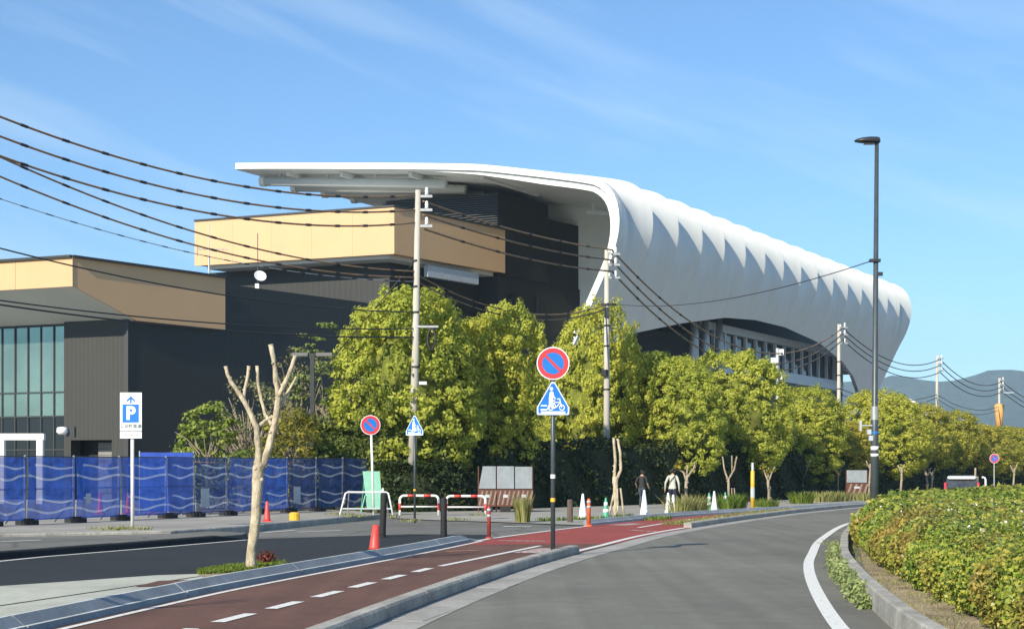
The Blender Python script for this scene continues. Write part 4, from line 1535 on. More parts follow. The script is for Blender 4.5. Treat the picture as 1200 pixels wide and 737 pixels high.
# shrubs behind the fence
def shrub(name, px, d, w, top, mat, seed, label, tufts=150, per=26, leaf=0.15, tr=0.32, zb=0.3, flat=1.0, twigs=0, twig_mat='bark_mid'):
    x = (px - CX) / F * d
    zt = H - (top - HZ) / F * d
    t = thing(name, label, 'shrub', (x, d, 0.1), 0)
    me = crown_mesh('crown', w, zt - zb, tufts, per, leaf, mat, seed, tr, 1.0, flat)
    c = link('crown', me, None, t)
    c.location.z = zb - 0.1
    m_ = MB()
    rg = random.Random(seed)
    limb_tree(m_, (0, 0, 0), (zt) * 0.95, 0.08, seed, w / zt * 1.6, 7)
    for k in range(twigs):
        a_ = rg.uniform(0, 6.28); r_ = rg.uniform(0.2, 0.5) * w
        st = Vector((math.cos(a_) * r_ * .3, math.sin(a_) * r_ * .3, zt * rg.uniform(.2, .6)))
        e = st + Vector((math.cos(a_) * r_, math.sin(a_) * r_, zt * rg.uniform(.1, .45)))
        m_.tube([st, st.lerp(e, .5) + Vector((0, 0, .15)), e], [0.03, 0.02, 0.01], 5)
    m_.build('stems', M[twig_mat], t)
    return t
shrub('bright_shrub', 243, 60, 2.0, 478, M['leaf_bright'], 301, 'bright green layered conifer shrub above the blue tarpaulin', 90, 26, 0.17, 0.34, 0.6, 0.4, 4)
shrub('bright_shrub', 222, 61, 1.1, 508, M['leaf_bright'], 302, 'smaller bright green shrub at the left end of the planting', 40, 24, 0.16, 0.3, 0.5, 0.4)
shrub('grey_shrub', 290, 63, 2.6, 462, M['leaf_grey'], 303, 'sparse grey-green shrub with bare twigs behind the pruned roadside tree', 95, 20, 0.13, 0.3, 0.5, 1.0, 60)
shrub('yellow_shrub', 338, 60, 2.2, 492, M['leaf_yellow'], 304, 'golden-leaved shrub between pruned tree and dark street light', 120, 26, 0.15, 0.3, 0.4, 1.0, 6)
shrub('low_shrub', 285, 57, 3.0, 528, M['leaf_juniper'], 306, 'low spreading green shrub just above the fence top', 90, 24, 0.16, 0.3, 0.3, 0.6)
shrub('low_shrub', 398, 64, 2.4, 514, M['leaf_grey'], 307, 'dull grey-green shrub with dead twigs at the right end of the fence', 70, 20, 0.14, 0.3, 0.3, 1.0, 40)
shrub('twig_shrub', 352, 66, 3.0, 430, M['leaf_grey'], 308, 'tall twiggy grey-green shrub behind the golden one', 110, 18, 0.14, 0.32, 0.8, 1.0, 70)
shrub('cedar_tree', 388, 66, 3.4, 398, M['leaf_cedar'], 305, 'layered dark green cedar behind the twin-arm street light', 130, 34, 0.16, 0.42, 1.5, 0.3, 12)

# ------------------------------------------------------------------ blue temporary fence
f0, f1 = gr(0, 622), gr(430, 600)
fd = (f1 - f0).xy.normalized()
posts_px = [-54, -12, 30, 87, 140, 195, 228, 266, 304, 337, 371, 402, 430]
fpos = []
for px in posts_px:
    t = col_hit(px, f0.xy, fd)
    fpos.append(f0.xy + fd * t)
ordn = ['first', 'second', 'third', 'fourth', 'fifth', 'sixth', 'seventh', 'eighth', 'ninth', 'tenth', 'eleventh', 'twelfth']
smat = ['sheet_blue', 'sheet_blue', 'sheet_blue', 'sheet_blue', 'sheet_blue', 'sheet_slate', 'sheet_slate', 'sheet_pale', 'sheet_blue', 'sheet_slate', 'sheet_slate', 'sheet_slate']
vis = 0
for i in range(len(fpos) - 1):
    a_, b_ = fpos[i], fpos[i + 1]
    L_ = (b_ - a_).length
    ang = math.atan2((b_ - a_).y, (b_ - a_).x)
    zb = 0.135
    t = thing('fence_panel', ordn[i] + ' blue wave-patterned temporary fence panel counted from the left', 'fence panel', (a_.x, a_.y, zb), ang, 'blue temporary fence panels in a row')
    hh = 1.84 + 0.015 * i
    # sheet: slightly wavy cloth
    m_ = MB()
    nx = 10
    V, fs = [], []
    for k in range(nx + 1):
        for j in range(5):
            V.append((0.04 + (L_ - 0.08) * k / nx, 0.025 * math.sin(k * 1.3 + j * 0.9 + i) - 0.035, 0.12 + (hh - 0.14) * j / 4))
    for k in range(nx):
        for j in range(4):
            q = k * 5 + j
            fs.append((q, q + 5, q + 6, q + 1))
    m_.add(V, fs)
    m_.build('sheet', M[smat[i]], t, smooth=True)
    for x in (0.02, L_ - 0.02):
        m_ = MB(); m_.tube([(x, 0.02, 0.02), (x, 0.02, hh + 0.03)], 0.024, 8); m_.build('post', M['galv'], t)
    for z in (0.14, hh * 0.52, hh):
        m_ = MB(); m_.tube([(0.03, 0.02, z), (L_ - 0.03, 0.02, z)], 0.016, 6); m_.build('rail', M['dark_metal'], t)
    m_ = MB(); m_.tube([(0.05, 0.02, 0.75), (0.1, 0.75, 0.02)], 0.016, 6); m_.build('stay', M['dark_metal'], t)
    m_ = MB(); m_.box(0, -0.05, 0.065, 0.30, 0.55, 0.13); m_.box(0, -0.05, 0.15, 0.2, 0.3, 0.05); m_.build('foot_block', M['black_rubber'], t)
    if i in (3, 6, 9):
        m_ = MB(); m_.box(L_ * 0.25, -0.085, hh * (0.36 if i == 3 else 0.32), 0.22 if i == 3 else 0.5, 0.008, 0.3 if i == 3 else 0.6)
        m_.build('notice_sheet', M['panel_grey'], t)
# tarpaulin panel, cones and clutter behind the fence
p = at(195, 556, 52)
tp = thing('tarpaulin_panel', 'bright blue tarpaulin panel standing behind the fence', 'panel', (p.x, p.y, 0.1), 0.25)
m_ = MB(); m_.box(0, 0, 1.15, 1.75, 0.05, 2.0); m_.build('sheet', M['tarp'], tp)
for x in (-0.88, 0.5, 0.9):
    m_ = MB(); m_.tube([(x, 0.05, 0), (x, 0.05, 2.2)], 0.025, 6); m_.build('post', M['galv'], tp)
m_ = MB()
rp = [at(228, 541, 52), at(252, 542, 52), at(290, 545, 54), at(330, 545, 56)]
m_.tube(rp, 0.012, 5)
o = m_.build('rope', M['yellow']); tag(o, 'thin yellow rope strung behind the top of the blue fence', 'rope')

def cone(px, py, h, style, label, z=0.0, tilt=0.0, group=None):
    p = gr(px, py, z)
    t = thing('traffic_cone', label, 'cone', (p.x, p.y, z), random.uniform(0, 1), group)
    if tilt: t.rotation_euler.y = tilt
    r = h * 0.2
    m_ = MB()
    if style == 'wide':
        m_.lathe([(0.125, 0.02), (0.112, 0.06), (0.062, h), (0.05, h + 0.005)], 16)
        m_.build('cone', M['red_plastic'], t, smooth=True)
    else:
        base = {'red': 'red_plastic', 'green': 'green_plastic', 'white': 'sign_white'}[style]
        m_.lathe([(r * 0.95, 0.03), (r * 0.82, 0.08), (0.035, h - 0.02), (0.02, h)], 16)
        m_.build('cone', M[base], t, smooth=True)
        m_ = MB(); m_.box(0, 0, 0.016, r * 2.2, r * 2.2, 0.032); m_.build('base', M[base], t)
        if style == 'green':
            for z0, z1 in ((0.30, 0.46), (0.62, 0.78)):
                ra = lerp(r * 0.82, 0.035, (h * z0 - .08) / (h - .1)) + 0.008
                rb = lerp(r * 0.82, 0.035, (h * z1 - .08) / (h - .1)) + 0.008
                m_ = MB(); m_.lathe([(ra, h * z0), (rb, h * z1)], 16); m_.build('band', M['sign_white'], t, smooth=True)
    return t
cone(439, 644.5, 0.50, 'wide', 'stubby red cone sitting beside the blue-grey lane divider', 0.0, 0.05)
cone(313, 611, 0.6, 'red', 'red cone half hidden behind the fence near the pruned tree', 0.13)
for px, py, lab in ((117, 602, 'leftmost of the red cones seen dimly through the blue fence'), (150, 602, 'second red cone seen dimly through the blue fence, near the parking sign'), (178, 601.5, 'third red cone seen dimly through the blue fence')):
    cone(px, py, 0.75, 'red', lab, 0.13)
cone(710, 607.5, 0.72, 'green', 'green and white cone standing beside the tall pruned trunk', 0.0)
cone(683, 607, 0.85, 'white', 'white cone behind the orange delineator post', 0.0)
cone(755, 604.5, 0.95, 'white', 'slim white cone in front of the person in black', 0.0)
cone(783, 602.5, 0.82, 'white', 'left one of the pair of white cones at the feet of the pale-shirted person', 0.0)
cone(789, 602.5, 0.75, 'white', 'right one of the pair of white cones at the feet of the pale-shirted person', 0.0)
cone(831, 598.0, 0.75, 'green', 'left green and white cone by the grass clumps', 0.0)
cone(837, 598.3, 0.82, 'white', 'white cone between the two green and white cones', 0.0)
cone(850, 596.8, 0.75, 'green', 'right green and white cone under the forked pruned tree', 0.0)
m_ = MB(); p = gr(345, 609.5, .13)
m_.lathe([(0.02, 0), (0.16, 0.0), (0.16, 0.2), (0.12, 0.24), (0.05, 0.25)], 12); o = m_.build('weight_block', M['yellow'], loc=p); tag(o, 'small yellow weight block at the foot of the fence', 'weight')

# ------------------------------------------------------------------ signs
def circle(r, n=36, cx=0, cz=0): return [(cx + r * math.cos(2 * math.pi * k / n), cz + r * math.sin(2 * math.pi * k / n)) for k in range(n)]
def no_parking(parent, z, r, y=-0.06):
    m_ = MB(); m_.plate(circle(r), y, y + 0.012); s = m_.build('round_sign', M['sign_white'], parent); s.location.z = z
    m_ = MB(); m_.plate(circle(r * 0.985), y + 0.013, y + 0.018); b = m_.build('backing', M['sign_back'], s)
    m_ = MB(); m_.ring(r * 0.66, r * 0.94, y - 0.004, y - 0.001); m_.build('red_ring', M['sign_red'], s)
    m_ = MB(); m_.plate(circle(r * 0.655), y - 0.004, y - 0.001); m_.build('blue_disc', M['sign_blue'], s)
    m_ = MB(); c = math.sqrt(.5) * r * 0.66
    w = r * 0.085
    k = math.sqrt(.5) * w
    m_.plate([(-c - k, c - k), (c - k, -c - k), (c + k, -c + k), (-c + k, c + k)], y - 0.008, y - 0.005); m_.build('slash', M['sign_red'], s)
    return s
def crossing_sign(parent, z, w, y=-0.06):
    """blue triangle: person walking, bicycle and a crossing stripe, all white"""
    h = w * 0.96
    def tri(k):
        # rounded triangle with short vertical lower sides
        hw, top, low, bot = w / 2 * k, h * 0.60 * k + 0.0, -h * 0.22 * k, -h * 0.46 * k
        return [(-hw, low), (-hw, bot + .02 * k), (-hw + .02 * k, bot), (hw - .02 * k, bot), (hw, bot + .02 * k), (hw, low), (0.03 * k, top), (-0.03 * k, top)]
    m_ = MB(); m_.plate(tri(1.0)[::-1], y, y + 0.012); s = m_.build('crossing_sign', M['sign_blue'], parent); s.location.z = z
    m_ = MB()
    T1, T2 = tri(0.975), tri(0.90)
    n = len(T1)
    V = [(a_, y - .003, b_) for a_, b_ in T1] + [(a_, y - .003, b_) for a_, b_ in T2]
    m_.add(V, [(i, (i + 1) % n, n + (i + 1) % n, n + i) for i in range(n)]); m_.build('border', M['sign_white'], s)
    f0_, f1_ = y - 0.004, y - 0.001
    u = w
    m_ = MB()
    m_.plate(circle(0.052 * u, 12, -0.05 * u, 0.36 * u), f0_, f1_)
    m_.plate([(-0.13 * u, 0.04 * u), (-0.10 * u, 0.25 * u), (-0.05 * u, 0.29 * u), (0.0, 0.27 * u), (0.03 * u, 0.14 * u), (0.08 * u, 0.07 * u), (0.06 * u, 0.04 * u), (0.0, 0.10 * u), (-0.01 * u, 0.02 * u)][::-1], f0_, f1_)
    m_.plate([(-0.12 * u, 0.05 * u), (-0.01 * u, 0.03 * u), (0.0, -0.10 * u), (0.05 * u, -0.24 * u), (0.0, -0.25 * u), (-0.06 * u, -0.09 * u), (-0.10 * u, -0.22 * u), (-0.17 * u, -0.27 * u), (-0.18 * u, -0.24 * u), (-0.13 * u, -0.17 * u)][::-1], f0_, f1_)
    m_.build('walker_symbol', M['sign_white'], s)
    m_ = MB()
    for cx in (-0.07 * u, 0.27 * u): m_.ring(0.062 * u, 0.088 * u, f0_ - .001, f1_, cx, -0.21 * u, 18)
    def bar(a_, b_, t_):
        a_, b_ = Vector(a_) * u, Vector(b_) * u
        d_ = (b_ - a_).normalized(); n_ = Vector((-d_.y, d_.x)) * t_ * u / 2
        m_.plate([tuple(a_ + n_), tuple(a_ - n_), tuple(b_ - n_), tuple(b_ + n_)][::-1], f0_ - .002, f1_)
    bar((-0.07, -0.21), (0.03, -0.05), 0.026); bar((0.03, -0.05), (0.21, -0.05), 0.026); bar((0.10, -0.21), (0.21, -0.05), 0.026)
    bar((-0.07, -0.21), (0.10, -0.21), 0.026); bar((0.27, -0.21), (0.20, 0.04), 0.026); bar((0.12, 0.05), (0.22, 0.05), 0.03); bar((0.02, -0.05), (0.10, -0.21), 0.026)
    bar((-0.02, 0.0), (0.06, 0.0), 0.03)
    m_.build('bicycle_symbol', M['sign_white'], s)
    m_ = MB(); m_.plate([(-0.37 * u, -0.385 * u), (-0.37 * u, -0.325 * u), (0.37 * u, -0.325 * u), (0.37 * u, -0.385 * u)][::-1], f0_, f1_)
    for z_ in (-0.27, -0.15): m_.plate([(-0.38 * u, (z_ - .02) * u), (-0.38 * u + (z_ + .27) * .2 * u, (z_ + .015) * u), (-0.19 * u, (z_ + .015) * u), (-0.17 * u, (z_ - .02) * u)][::-1], f0_, f1_)
    m_.build('crossing_stripes', M['sign_white'], s)
    return s

# large sign post by the kerb
p = gr(648, 643, 0.15)
sc_ = F / p.y
sp = thing('sign_post', 'tall dark post with a large no-parking disc above a blue crossing triangle', 'sign post', (p.x, p.y, 0.15))
zt = (643 - 412) / sc_
m_ = MB(); m_.tube([(0, 0, -0.1), (0, 0, zt)], 0.042, 12); m_.build('post', M['teal_metal'], sp, smooth=True)
no_parking(sp, (643 - 426) / sc_, 19.2 / sc_)
crossing_sign(sp, (643 - 469.5) / sc_, 38.5 / sc_)
for zz, mt in (((643 - 585.5) / sc_, 'yellow'), ((643 - 558) / sc_, 'sign_white')):
    m_ = MB(); m_.lathe([(0.045, -0.035), (0.045, 0.035)], 12, (0, 0, zz)); m_.build('sticker', M[mt], sp)
m_ = MB()
for zz in ((643 - 418) / sc_, (643 - 434) / sc_, (643 - 458) / sc_, (643 - 480) / sc_): m_.box(0, -0.02, zz, 0.16, 0.06, 0.05)
m_.build('clamp', M['galv'], sp)
# white pole with no-parking sign
p = gr(438, 603, 0.135); sc_ = F / p.y
sp = thing('sign_post', 'white pole with a small no-parking disc beside the green board', 'sign post', (p.x, p.y, 0.135))
m_ = MB(); m_.tube([(0, 0, -0.1), (-3.5 / sc_, 0, (603 - 490) / sc_)], 0.04, 10); m_.build('post', M['white_paint'], sp, smooth=True)
s = no_parking(sp, (603 - 498) / sc_, 11.6 / sc_); s.location.x = -4 / sc_; s.rotation_euler.z = 0.15
# dark pole with crossing triangle in front of the utility pole
p = gr(486, 612, 0.0); sc_ = F / p.y
sp = thing('sign_post', 'thin dark post with a lone blue crossing triangle in front of the utility pole', 'sign post', (p.x, p.y, 0))
m_ = MB(); m_.tube([(0, 0, -0.1), (0, 0, (612 - 488) / sc_)], 0.036, 10); m_.build('post', M['teal_metal'], sp, smooth=True)
s = crossing_sign(sp, (612 - 500) / sc_, 23 / sc_); s.rotation_euler.z = -0.5; s.location.x = 1 / sc_
s.scale.x = 1.05
m_ = MB(); m_.lathe([(0.045, -0.03), (0.045, 0.03)], 10, (0, 0, (612 - 574) / sc_)); m_.build('sticker', M['yellow'], sp)
# far no-parking sign right
p = at(1165, 537, 100)
sp = thing('sign_post', 'far small no-parking sign beyond the planted island', 'sign post', (p.x, p.y, 0))
m_ = MB(); m_.tube([(0, 0, 0), (0, 0, p.z)], 0.04, 8); m_.build('post', M['galv'], sp)
no_parking(sp, p.z, 5.6 / 18.0)

# parking sign
p = gr(155, 619, 0.135); sc_ = F / p.y
ps = thing('parking_sign', 'white and blue parking sign with an arrow on a white pole by the fence', 'sign', (p.x, p.y, 0.135))
def pz(y): return (619 - y) / sc_
def pxx(x): return (x - 155) / sc_
m_ = MB(); m_.tube([(0, 0.02, -0.1), (0, 0.02, pz(468))], 0.045, 10); m_.build('post', M['white_paint'], ps, smooth=True)
m_ = MB(); m_.plate([(pxx(141.3), pz(505)), (pxx(166.7), pz(505)), (pxx(166.7), pz(460)), (pxx(141.3), pz(460))], -0.06, -0.04); bd = m_.build('board', M['sign_white'], ps)
m_ = MB(); m_.plate([(pxx(141.3), pz(513.5)), (pxx(166.7), pz(513.5)), (pxx(166.7), pz(506)), (pxx(141.3), pz(506))], -0.06, -0.04); lb = m_.build('lower_board', M['sign_white'], ps)
m_ = MB(); m_.plate([(pxx(144.2), pz(495)), (pxx(163.4), pz(495)), (pxx(163.4), pz(473.8)), (pxx(144.2), pz(473.8))], -0.064, -0.061); m_.build('blue_field', M['sign_blue'], bd)
def text_part(name, body, size, x, z, y, mat, parent, bold=0.0):
    cu = bpy.data.curves.new(name, 'FONT')
    cu.body = body; cu.size = size; cu.align_x = 'CENTER'; cu.align_y = 'CENTER'
    cu.offset = bold
    o = bpy.data.objects.new('tmp', cu)
    COL.objects.link(o)
    dg = bpy.context.evaluated_depsgraph_get()
    me = bpy.data.meshes.new_from_object(o.evaluated_get(dg))
    bpy.data.objects.remove(o)
    me.materials.clear()
    q = link(name, me, mat, parent)
    q.location = (x, y, z)
    q.rotation_euler.x = math.radians(90)
    return q
text_part('letter', 'P', 0.46, pxx(153.8), pz(484.8), -0.068, M['sign_white'], bd, 0.018)
text_part('lettering', '公園駐車場', 0.108, pxx(154), pz(499.8), -0.063, M['sign_ink'], bd, 0.002)
m_ = MB()
ax, az = pxx(154), pz(464)
m_.plate([(ax, az), (ax + .11, az - .11), (ax + .1, az - .155), (ax + .02, az - .085), (ax + .02, az - .19), (ax - .02, az - .19), (ax - .02, az - .085), (ax - .1, az - .155), (ax - .11, az - .11)][::-1], -0.064, -0.061)
m_.build('arrow', M['sign_blue'], bd)
m_ = MB()
for k in range(6):
    m_.box(pxx(144.5 + k * 3.5), -0.0615, pz(509.5), 0.045, 0.002, 0.02 + 0.02 * (k % 2))
m_.build('faded_print', M['concrete'], lb)

# ------------------------------------------------------------------ street furniture
def guard_rail(x0, x1, ytop, ybase, z, label):
    a_, b_ = gr(x0, ybase, z), gr(x1, ybase, z)
    c = (a_ + b_) / 2
    L_ = (b_ - a_).length
    hh = (ybase - ytop) / F * c.y
    t = thing('guard_rail', label, 'guard rail', (c.x, c.y, z), math.atan2((b_ - a_).y, (b_ - a_).x), 'red and white hoop rails')
    rr = 0.045
    r = 0.16
    # white hoop
    def arc(cx, cz, a0, a1): return [(cx + r * math.cos(lerp(a0, a1, k / 5)), 0, cz + r * math.sin(lerp(a0, a1, k / 5))) for k in range(6)]
    pts = [(-L_ / 2, 0, -0.05), (-L_ / 2, 0, hh - r)] + arc(-L_ / 2 + r, hh - r, math.pi, math.pi / 2) + arc(L_ / 2 - r, hh - r, math.pi / 2, 0) + [(L_ / 2, 0, -0.05)]
    m_ = MB(); m_.tube(pts, rr, 10); hp = m_.build('hoop', M['white_paint'], t, smooth=True)
    for u0, u1 in ((-0.30, -0.12), (0.12, 0.30)):
        m_ = MB(); m_.tube([(u0 * L_, 0, hh), (u1 * L_, 0, hh)], rr + 0.004, 10); m_.build('red_band', M['red_plastic'], hp, smooth=True)
    for x in (-L_ / 2, L_ / 2):
        m_ = MB(); m_.tube([(x, 0, hh * 0.28), (x, 0, hh * 0.62)], rr + 0.004, 10); m_.build('red_band', M['red_plastic'], hp, smooth=True)
    m_ = MB(); m_.tube([(-L_ / 2, 0, hh * 0.45), (L_ / 2, 0, hh * 0.45)], 0.028, 8); m_.build('cross_bar', M['white_paint'], t, smooth=True)
    return t
guard_rail(468.5, 514, 580.5, 604, 0.0, 'left red and white hoop rail behind the thin dark sign post')
guard_rail(523, 569, 581, 604.5, 0.0, 'right red and white hoop rail beside the dark red delineator')

# white tubular barricade and green board
def barricade(x0, x1, ytop, ybase, z):
    a_, b_ = gr(x0, ybase, z), gr(x1, ybase, z)
    c = (a_ + b_) / 2; L_ = (b_ - a_).length; hh = (ybase - ytop) / F * c.y
    t = thing('barricade', 'white tubular trestle barricade at the end of the blue fence', 'barricade', (c.x, c.y, z), 0)
    m_ = MB(); m_.tube([(-L_ / 2, -0.2, 0), (-L_ / 2 + 0.17, 0, hh - 0.04), (-L_ / 2 + 0.24, 0, hh), (L_ / 2 - 0.24, 0, hh), (L_ / 2 - 0.17, 0, hh - 0.04), (L_ / 2, -0.2, 0)], 0.03, 8); m_.build('front_hoop', M['white_paint'], t, smooth=True)
    for s_ in (-1, 1):
        m_ = MB(); m_.tube([(s_ * (L_ / 2 - 0.28), 0.03, hh - 0.05), (s_ * (L_ / 2 - 0.2), 0.35, 0.0)], 0.022, 8); m_.build('leg', M['galv'], t)
    m_ = MB(); m_.tube([(-L_ / 2 + 0.05, -0.12, hh * 0.27), (L_ / 2 - 0.05, -0.12, hh * 0.27)], 0.03, 8); m_.build('lower_bar', M['panel_grey'], t)
    m_ = MB(); m_.lathe([(0.03, 0), (0.05, 0.06), (0.02, 0.14)], 8, (L_ * 0.3, 0, hh)); m_.build('lamp', M['sign_white'], t)
barricade(399, 461, 576.5, 603, 0.135)
p = gr(437, 600, 0.135)
gb = thing('stand_board', 'pale green board on a green folding stand behind the white barricade', 'board', (p.x, p.y, 0.135), 0.1)
k_ = p.y / F
m_ = MB(); V = [(-12 * k_, 0.0, 48 * k_), (8 * k_, 0.0, 48 * k_), (11 * k_, -0.25, 5 * k_), (-7 * k_, -0.25, 5 * k_)]
V2 = [(x, y + 0.04, z) for x, y, z in V]
m_.add(V + V2, [(3, 2, 1, 0), (4, 5, 6, 7), (0, 1, 5, 4), (1, 2, 6, 5), (2, 3, 7, 6), (3, 0, 4, 7)]); m_.build('board', M['green_board'], gb)
for s_, x in ((-1, -12), (1, 10)):
    m_ = MB(); m_.tube([(x * k_ * 0.8, 0.08, 40 * k_), ((x - 2) * k_, 0.45, 0)], 0.025, 6); m_.build('leg', M['green_plastic'], gb)
    m_ = MB(); m_.tube([((-9 if s_ < 0 else 10) * k_, -0.2, 20 * k_), ((-14 if s_ < 0 else 13) * k_, -0.35, 0)], 0.025, 6); m_.build('leg', M['green_plastic'], gb)
m_ = MB(); m_.tube([(-12 * k_, -0.3, 4 * k_), (11 * k_, -0.3, 4 * k_)], 0.025, 6); m_.build('foot_bar', M['green_plastic'], gb)

def bollard(px, ytop, ybase, w, label, tilt=0.0):
    p = gr(px, ybase); hh = (ybase - ytop) / F * p.y
    t = thing('bollard', label, 'bollard', (p.x, p.y, 0), 0, 'black rubber bollards')
    t.rotation_euler.y = tilt
    r = w / 2 / F * p.y
    m_ = MB(); m_.lathe([(r * 1.0, -0.05), (r * 0.98, 0.1), (r * 0.92, hh * 0.5), (r * 1.0, hh - 0.05), (r * 0.9, hh - 0.01), (r * 0.5, hh)], 16); m_.build('shaft', M['black_rubber'], t, smooth=True)
    m_ = MB(); m_.lathe([(r * 1.45, 0.0), (r * 1.4, 0.025), (r * 1.05, 0.03)], 16); m_.build('foot_plate', M['black_rubber'], t)
bollard(448, 577, 629, 8.0, 'left black bollard next to the red cone', 0.04)
bollard(520, 583, 631, 8.0, 'right black bollard in front of the hoop rails')

def delineator(px, ytop, ybase, w, mat, label):
    p = gr(px, ybase, 0.02); hh = (ybase - ytop) / F * p.y
    t = thing('delineator_post', label, 'delineator', (p.x, p.y, 0.01))
    r = w / 2 / F * p.y
    m_ = MB(); m_.lathe([(r * 2.0, 0.0), (r * 1.9, 0.03), (r * 1.1, 0.05)], 14); m_.build('base', M[mat], t)
    m_ = MB(); m_.lathe([(r, 0.04), (r, hh - 0.08), (r * 0.8, hh - 0.03), (r * 0.4, hh)], 14); m_.build('shaft', M[mat], t, smooth=True)
    for z0 in (0.66, 0.84):
        m_ = MB(); m_.lathe([(r + 0.004, hh * z0), (r + 0.004, hh * (z0 + 0.08))], 14); m_.build('reflective_band', M['panel_grey'], t, smooth=True)
delineator(573, 592, 630.5, 4.4, 'dark_red', 'dark red delineator post at the end of the lane divider')
delineator(690, 583.5, 616, 4.6, 'orange_plastic', 'bright orange delineator post at the start of the far lane divider')

# wooden post, yellow marker
p = gr(668, 612); m_ = MB()
hh = 27 / F * p.y
m_.lathe([(0.09, -0.05), (0.092, hh * 0.6), (0.088, hh - 0.03), (0.06, hh)], 12)
o = m_.build('wooden_post', M['wood_post'], loc=p); tag(o, 'short dark weathered wooden post left of the white cone', 'post')
p = gr(882, 598)
mk = thing('marker_post', 'slim yellow marker post with a grey tip by the grass verge', 'post', p)
k_ = p.y / F
m_ = MB(); m_.lathe([(0.085, 0), (0.085, 46 * k_), (0.05, 47 * k_)], 10); m_.build('sleeve', M['yellow'], mk, smooth=True)
m_ = MB(); m_.tube([(0, 0, 46 * k_), (0, 0, 56 * k_)], 0.05, 8); m_.build('tip', M['steel_grey'], mk)
m_ = MB(); m_.lathe([(0.09, 15 * k_), (0.09, 27 * k_)], 10); m_.build('band', M['panel_grey'], mk)

# construction barriers with striped base and grey board
def build_barrier(px, py_b, wpx, ybot, ytop, label, rz=0.0, shear=0.0, n=1):
    p = gr(px, py_b); k_ = p.y / F
    t = thing('construction_barrier', label, 'barrier', (p.x, p.y, 0.012), rz, 'striped construction barriers')
    w = wpx * k_
    zb, zm, ztop = 0.22, (py_b - ybot) * k_, (py_b - ytop) * k_
    m_ = MB(); m_.box(0, 0, (zb + zm) / 2, w * 0.97, 0.10, zm - zb); bs = m_.build('base_panel', M['brown_stripe'], t)
    m_ = MB()
    ns = 4
    for k in range(ns):
        x0 = -w / 2 + w * (k + 0.1) / ns
        m_.plate([(x0, zb + .06), (x0 + w * .09, zb + .06), (x0 + w * .26, zm - .06), (x0 + w * .17, zm - .06)], -0.056, -0.052)
    m_.build('stripes', M['stripe_pale'], bs)
    m_ = MB(); m_.box(0, -0.06, zm - 0.27, w * 0.26, 0.02, 0.12); m_.build('badge', M['panel_grey'], bs)
    m_ = MB()
    m_.plate([(-w * 0.47, zm + .03), (w * 0.47, zm + .03), (w * 0.47, ztop), (-w * 0.47 + shear, ztop)], -0.025, 0.01)
    m_.build('board', M['board_grey'], t)
    for s_ in (-1, 1):
        m_ = MB(); m_.box(s_ * w * 0.49, 0.03, ztop / 2, 0.045, 0.05, ztop); m_.build('upright', M['brown_stripe'], t)
    m_ = MB(); m_.box(0, 0, 0.11, w * 0.6, 0.5, 0.2); m_.build('foot_block', M['black_rubber'], t)
build_barrier(571, 600, 21.2, 573.5, 546.5, 'left of three striped barriers, its grey board slanted at one side', 0.0, 0.16)
build_barrier(592.4, 600, 21.2, 573.5, 546.5, 'middle of three striped barriers with a grey board before the hedge')
build_barrier(613.6, 600, 21.2, 573.5, 547, 'right of three striped barriers, behind the tall grass clump')
build_barrier(1004, 584.8, 25, 566, 551, 'lone striped barrier with a pale board left of the tall street lamp')

# tall dark street lamp on the island
p = at(1025, 556, 44)
lp = thing('street_lamp', 'tall dark street lamp with one flat head rising from the island hedge', 'street lamp', (p.x, p.y, 0.05))
k_ = 44 / F
zt = (585 - 168) * k_ + 0.8
m_ = MB(); m_.tube([(0, 0, 0), (0, 0, 3.0), (0, 0, 3.05), (2.5 * k_, 0, zt)], [0.118, 0.108, 0.088, 0.058], 14); pole = m_.build('pole', M['teal_metal'], lp, smooth=True)
m_ = MB()
hd = []
for (x, w, h) in ((-26, 0.02, 0.015), (-24, .12, .05), (-17, .19, .10), (-8, .2, .125), (0, .15, .125), (3.5, .09, .11), (4.5, .04, .06)):
    hd.append((x * k_, w, h))
V, fs = [], []
for x, w, h in hd:
    for k in range(10):
        a_ = 2 * math.pi * k / 10
        V.append((x, math.cos(a_) * w, math.sin(a_) * h * (1.0 if math.sin(a_) > 0 else 0.55)))
for i in range(len(hd) - 1):
    for k in range(10):
        fs.append((i * 10 + k, i * 10 + (k + 1) % 10, (i + 1) * 10 + (k + 1) % 10, (i + 1) * 10 + k))
fs += [tuple(range(9, -1, -1)), tuple(range(60, 70))]
m_.add(V, fs); h_ = m_.build('lamp_head', M['dark_metal'], lp, smooth=True); h_.location = (2 * k_, 0, zt)
m_ = MB(); m_.box(-8 * k_, 0, -0.075, 0.3, 0.24, 0.02); m_.build('lens', M['glass_dark'], h_)
m_ = MB()
for zz, r_ in ((1.75, .14), (1.83, .14)): pass
m_.lathe([(0.117, 2.15), (0.117, 2.26)], 14); m_.lathe([(0.117, 1.97), (0.117, 2.05)], 14); m_.build('label_band', M['sign_white'], lp, smooth=True)
m_ = MB(); m_.lathe([(0.116, 2.62), (0.116, 2.68)], 14); m_.build('blue_band', M['sign_blue'], lp)
m_ = MB(); m_.lathe([(0.104, 3.02), (0.104, 3.4)], 14); m_.build('collar', M['galv'], lp)
zz = (585 - 308) * k_ + 0.8
m_ = MB(); m_.box(0, -0.02, zz, 0.3, 0.2, 0.08); m_.box(6 * k_, 0, zz - 0.38, 0.15, 0.12, 0.1); m_.tube([(0, 0, zz - .38), (6 * k_, 0, zz - .38)], 0.02, 6); m_.build('bracket', M['dark_metal'], lp)
zz = (585 - 501) * k_ + 0.8
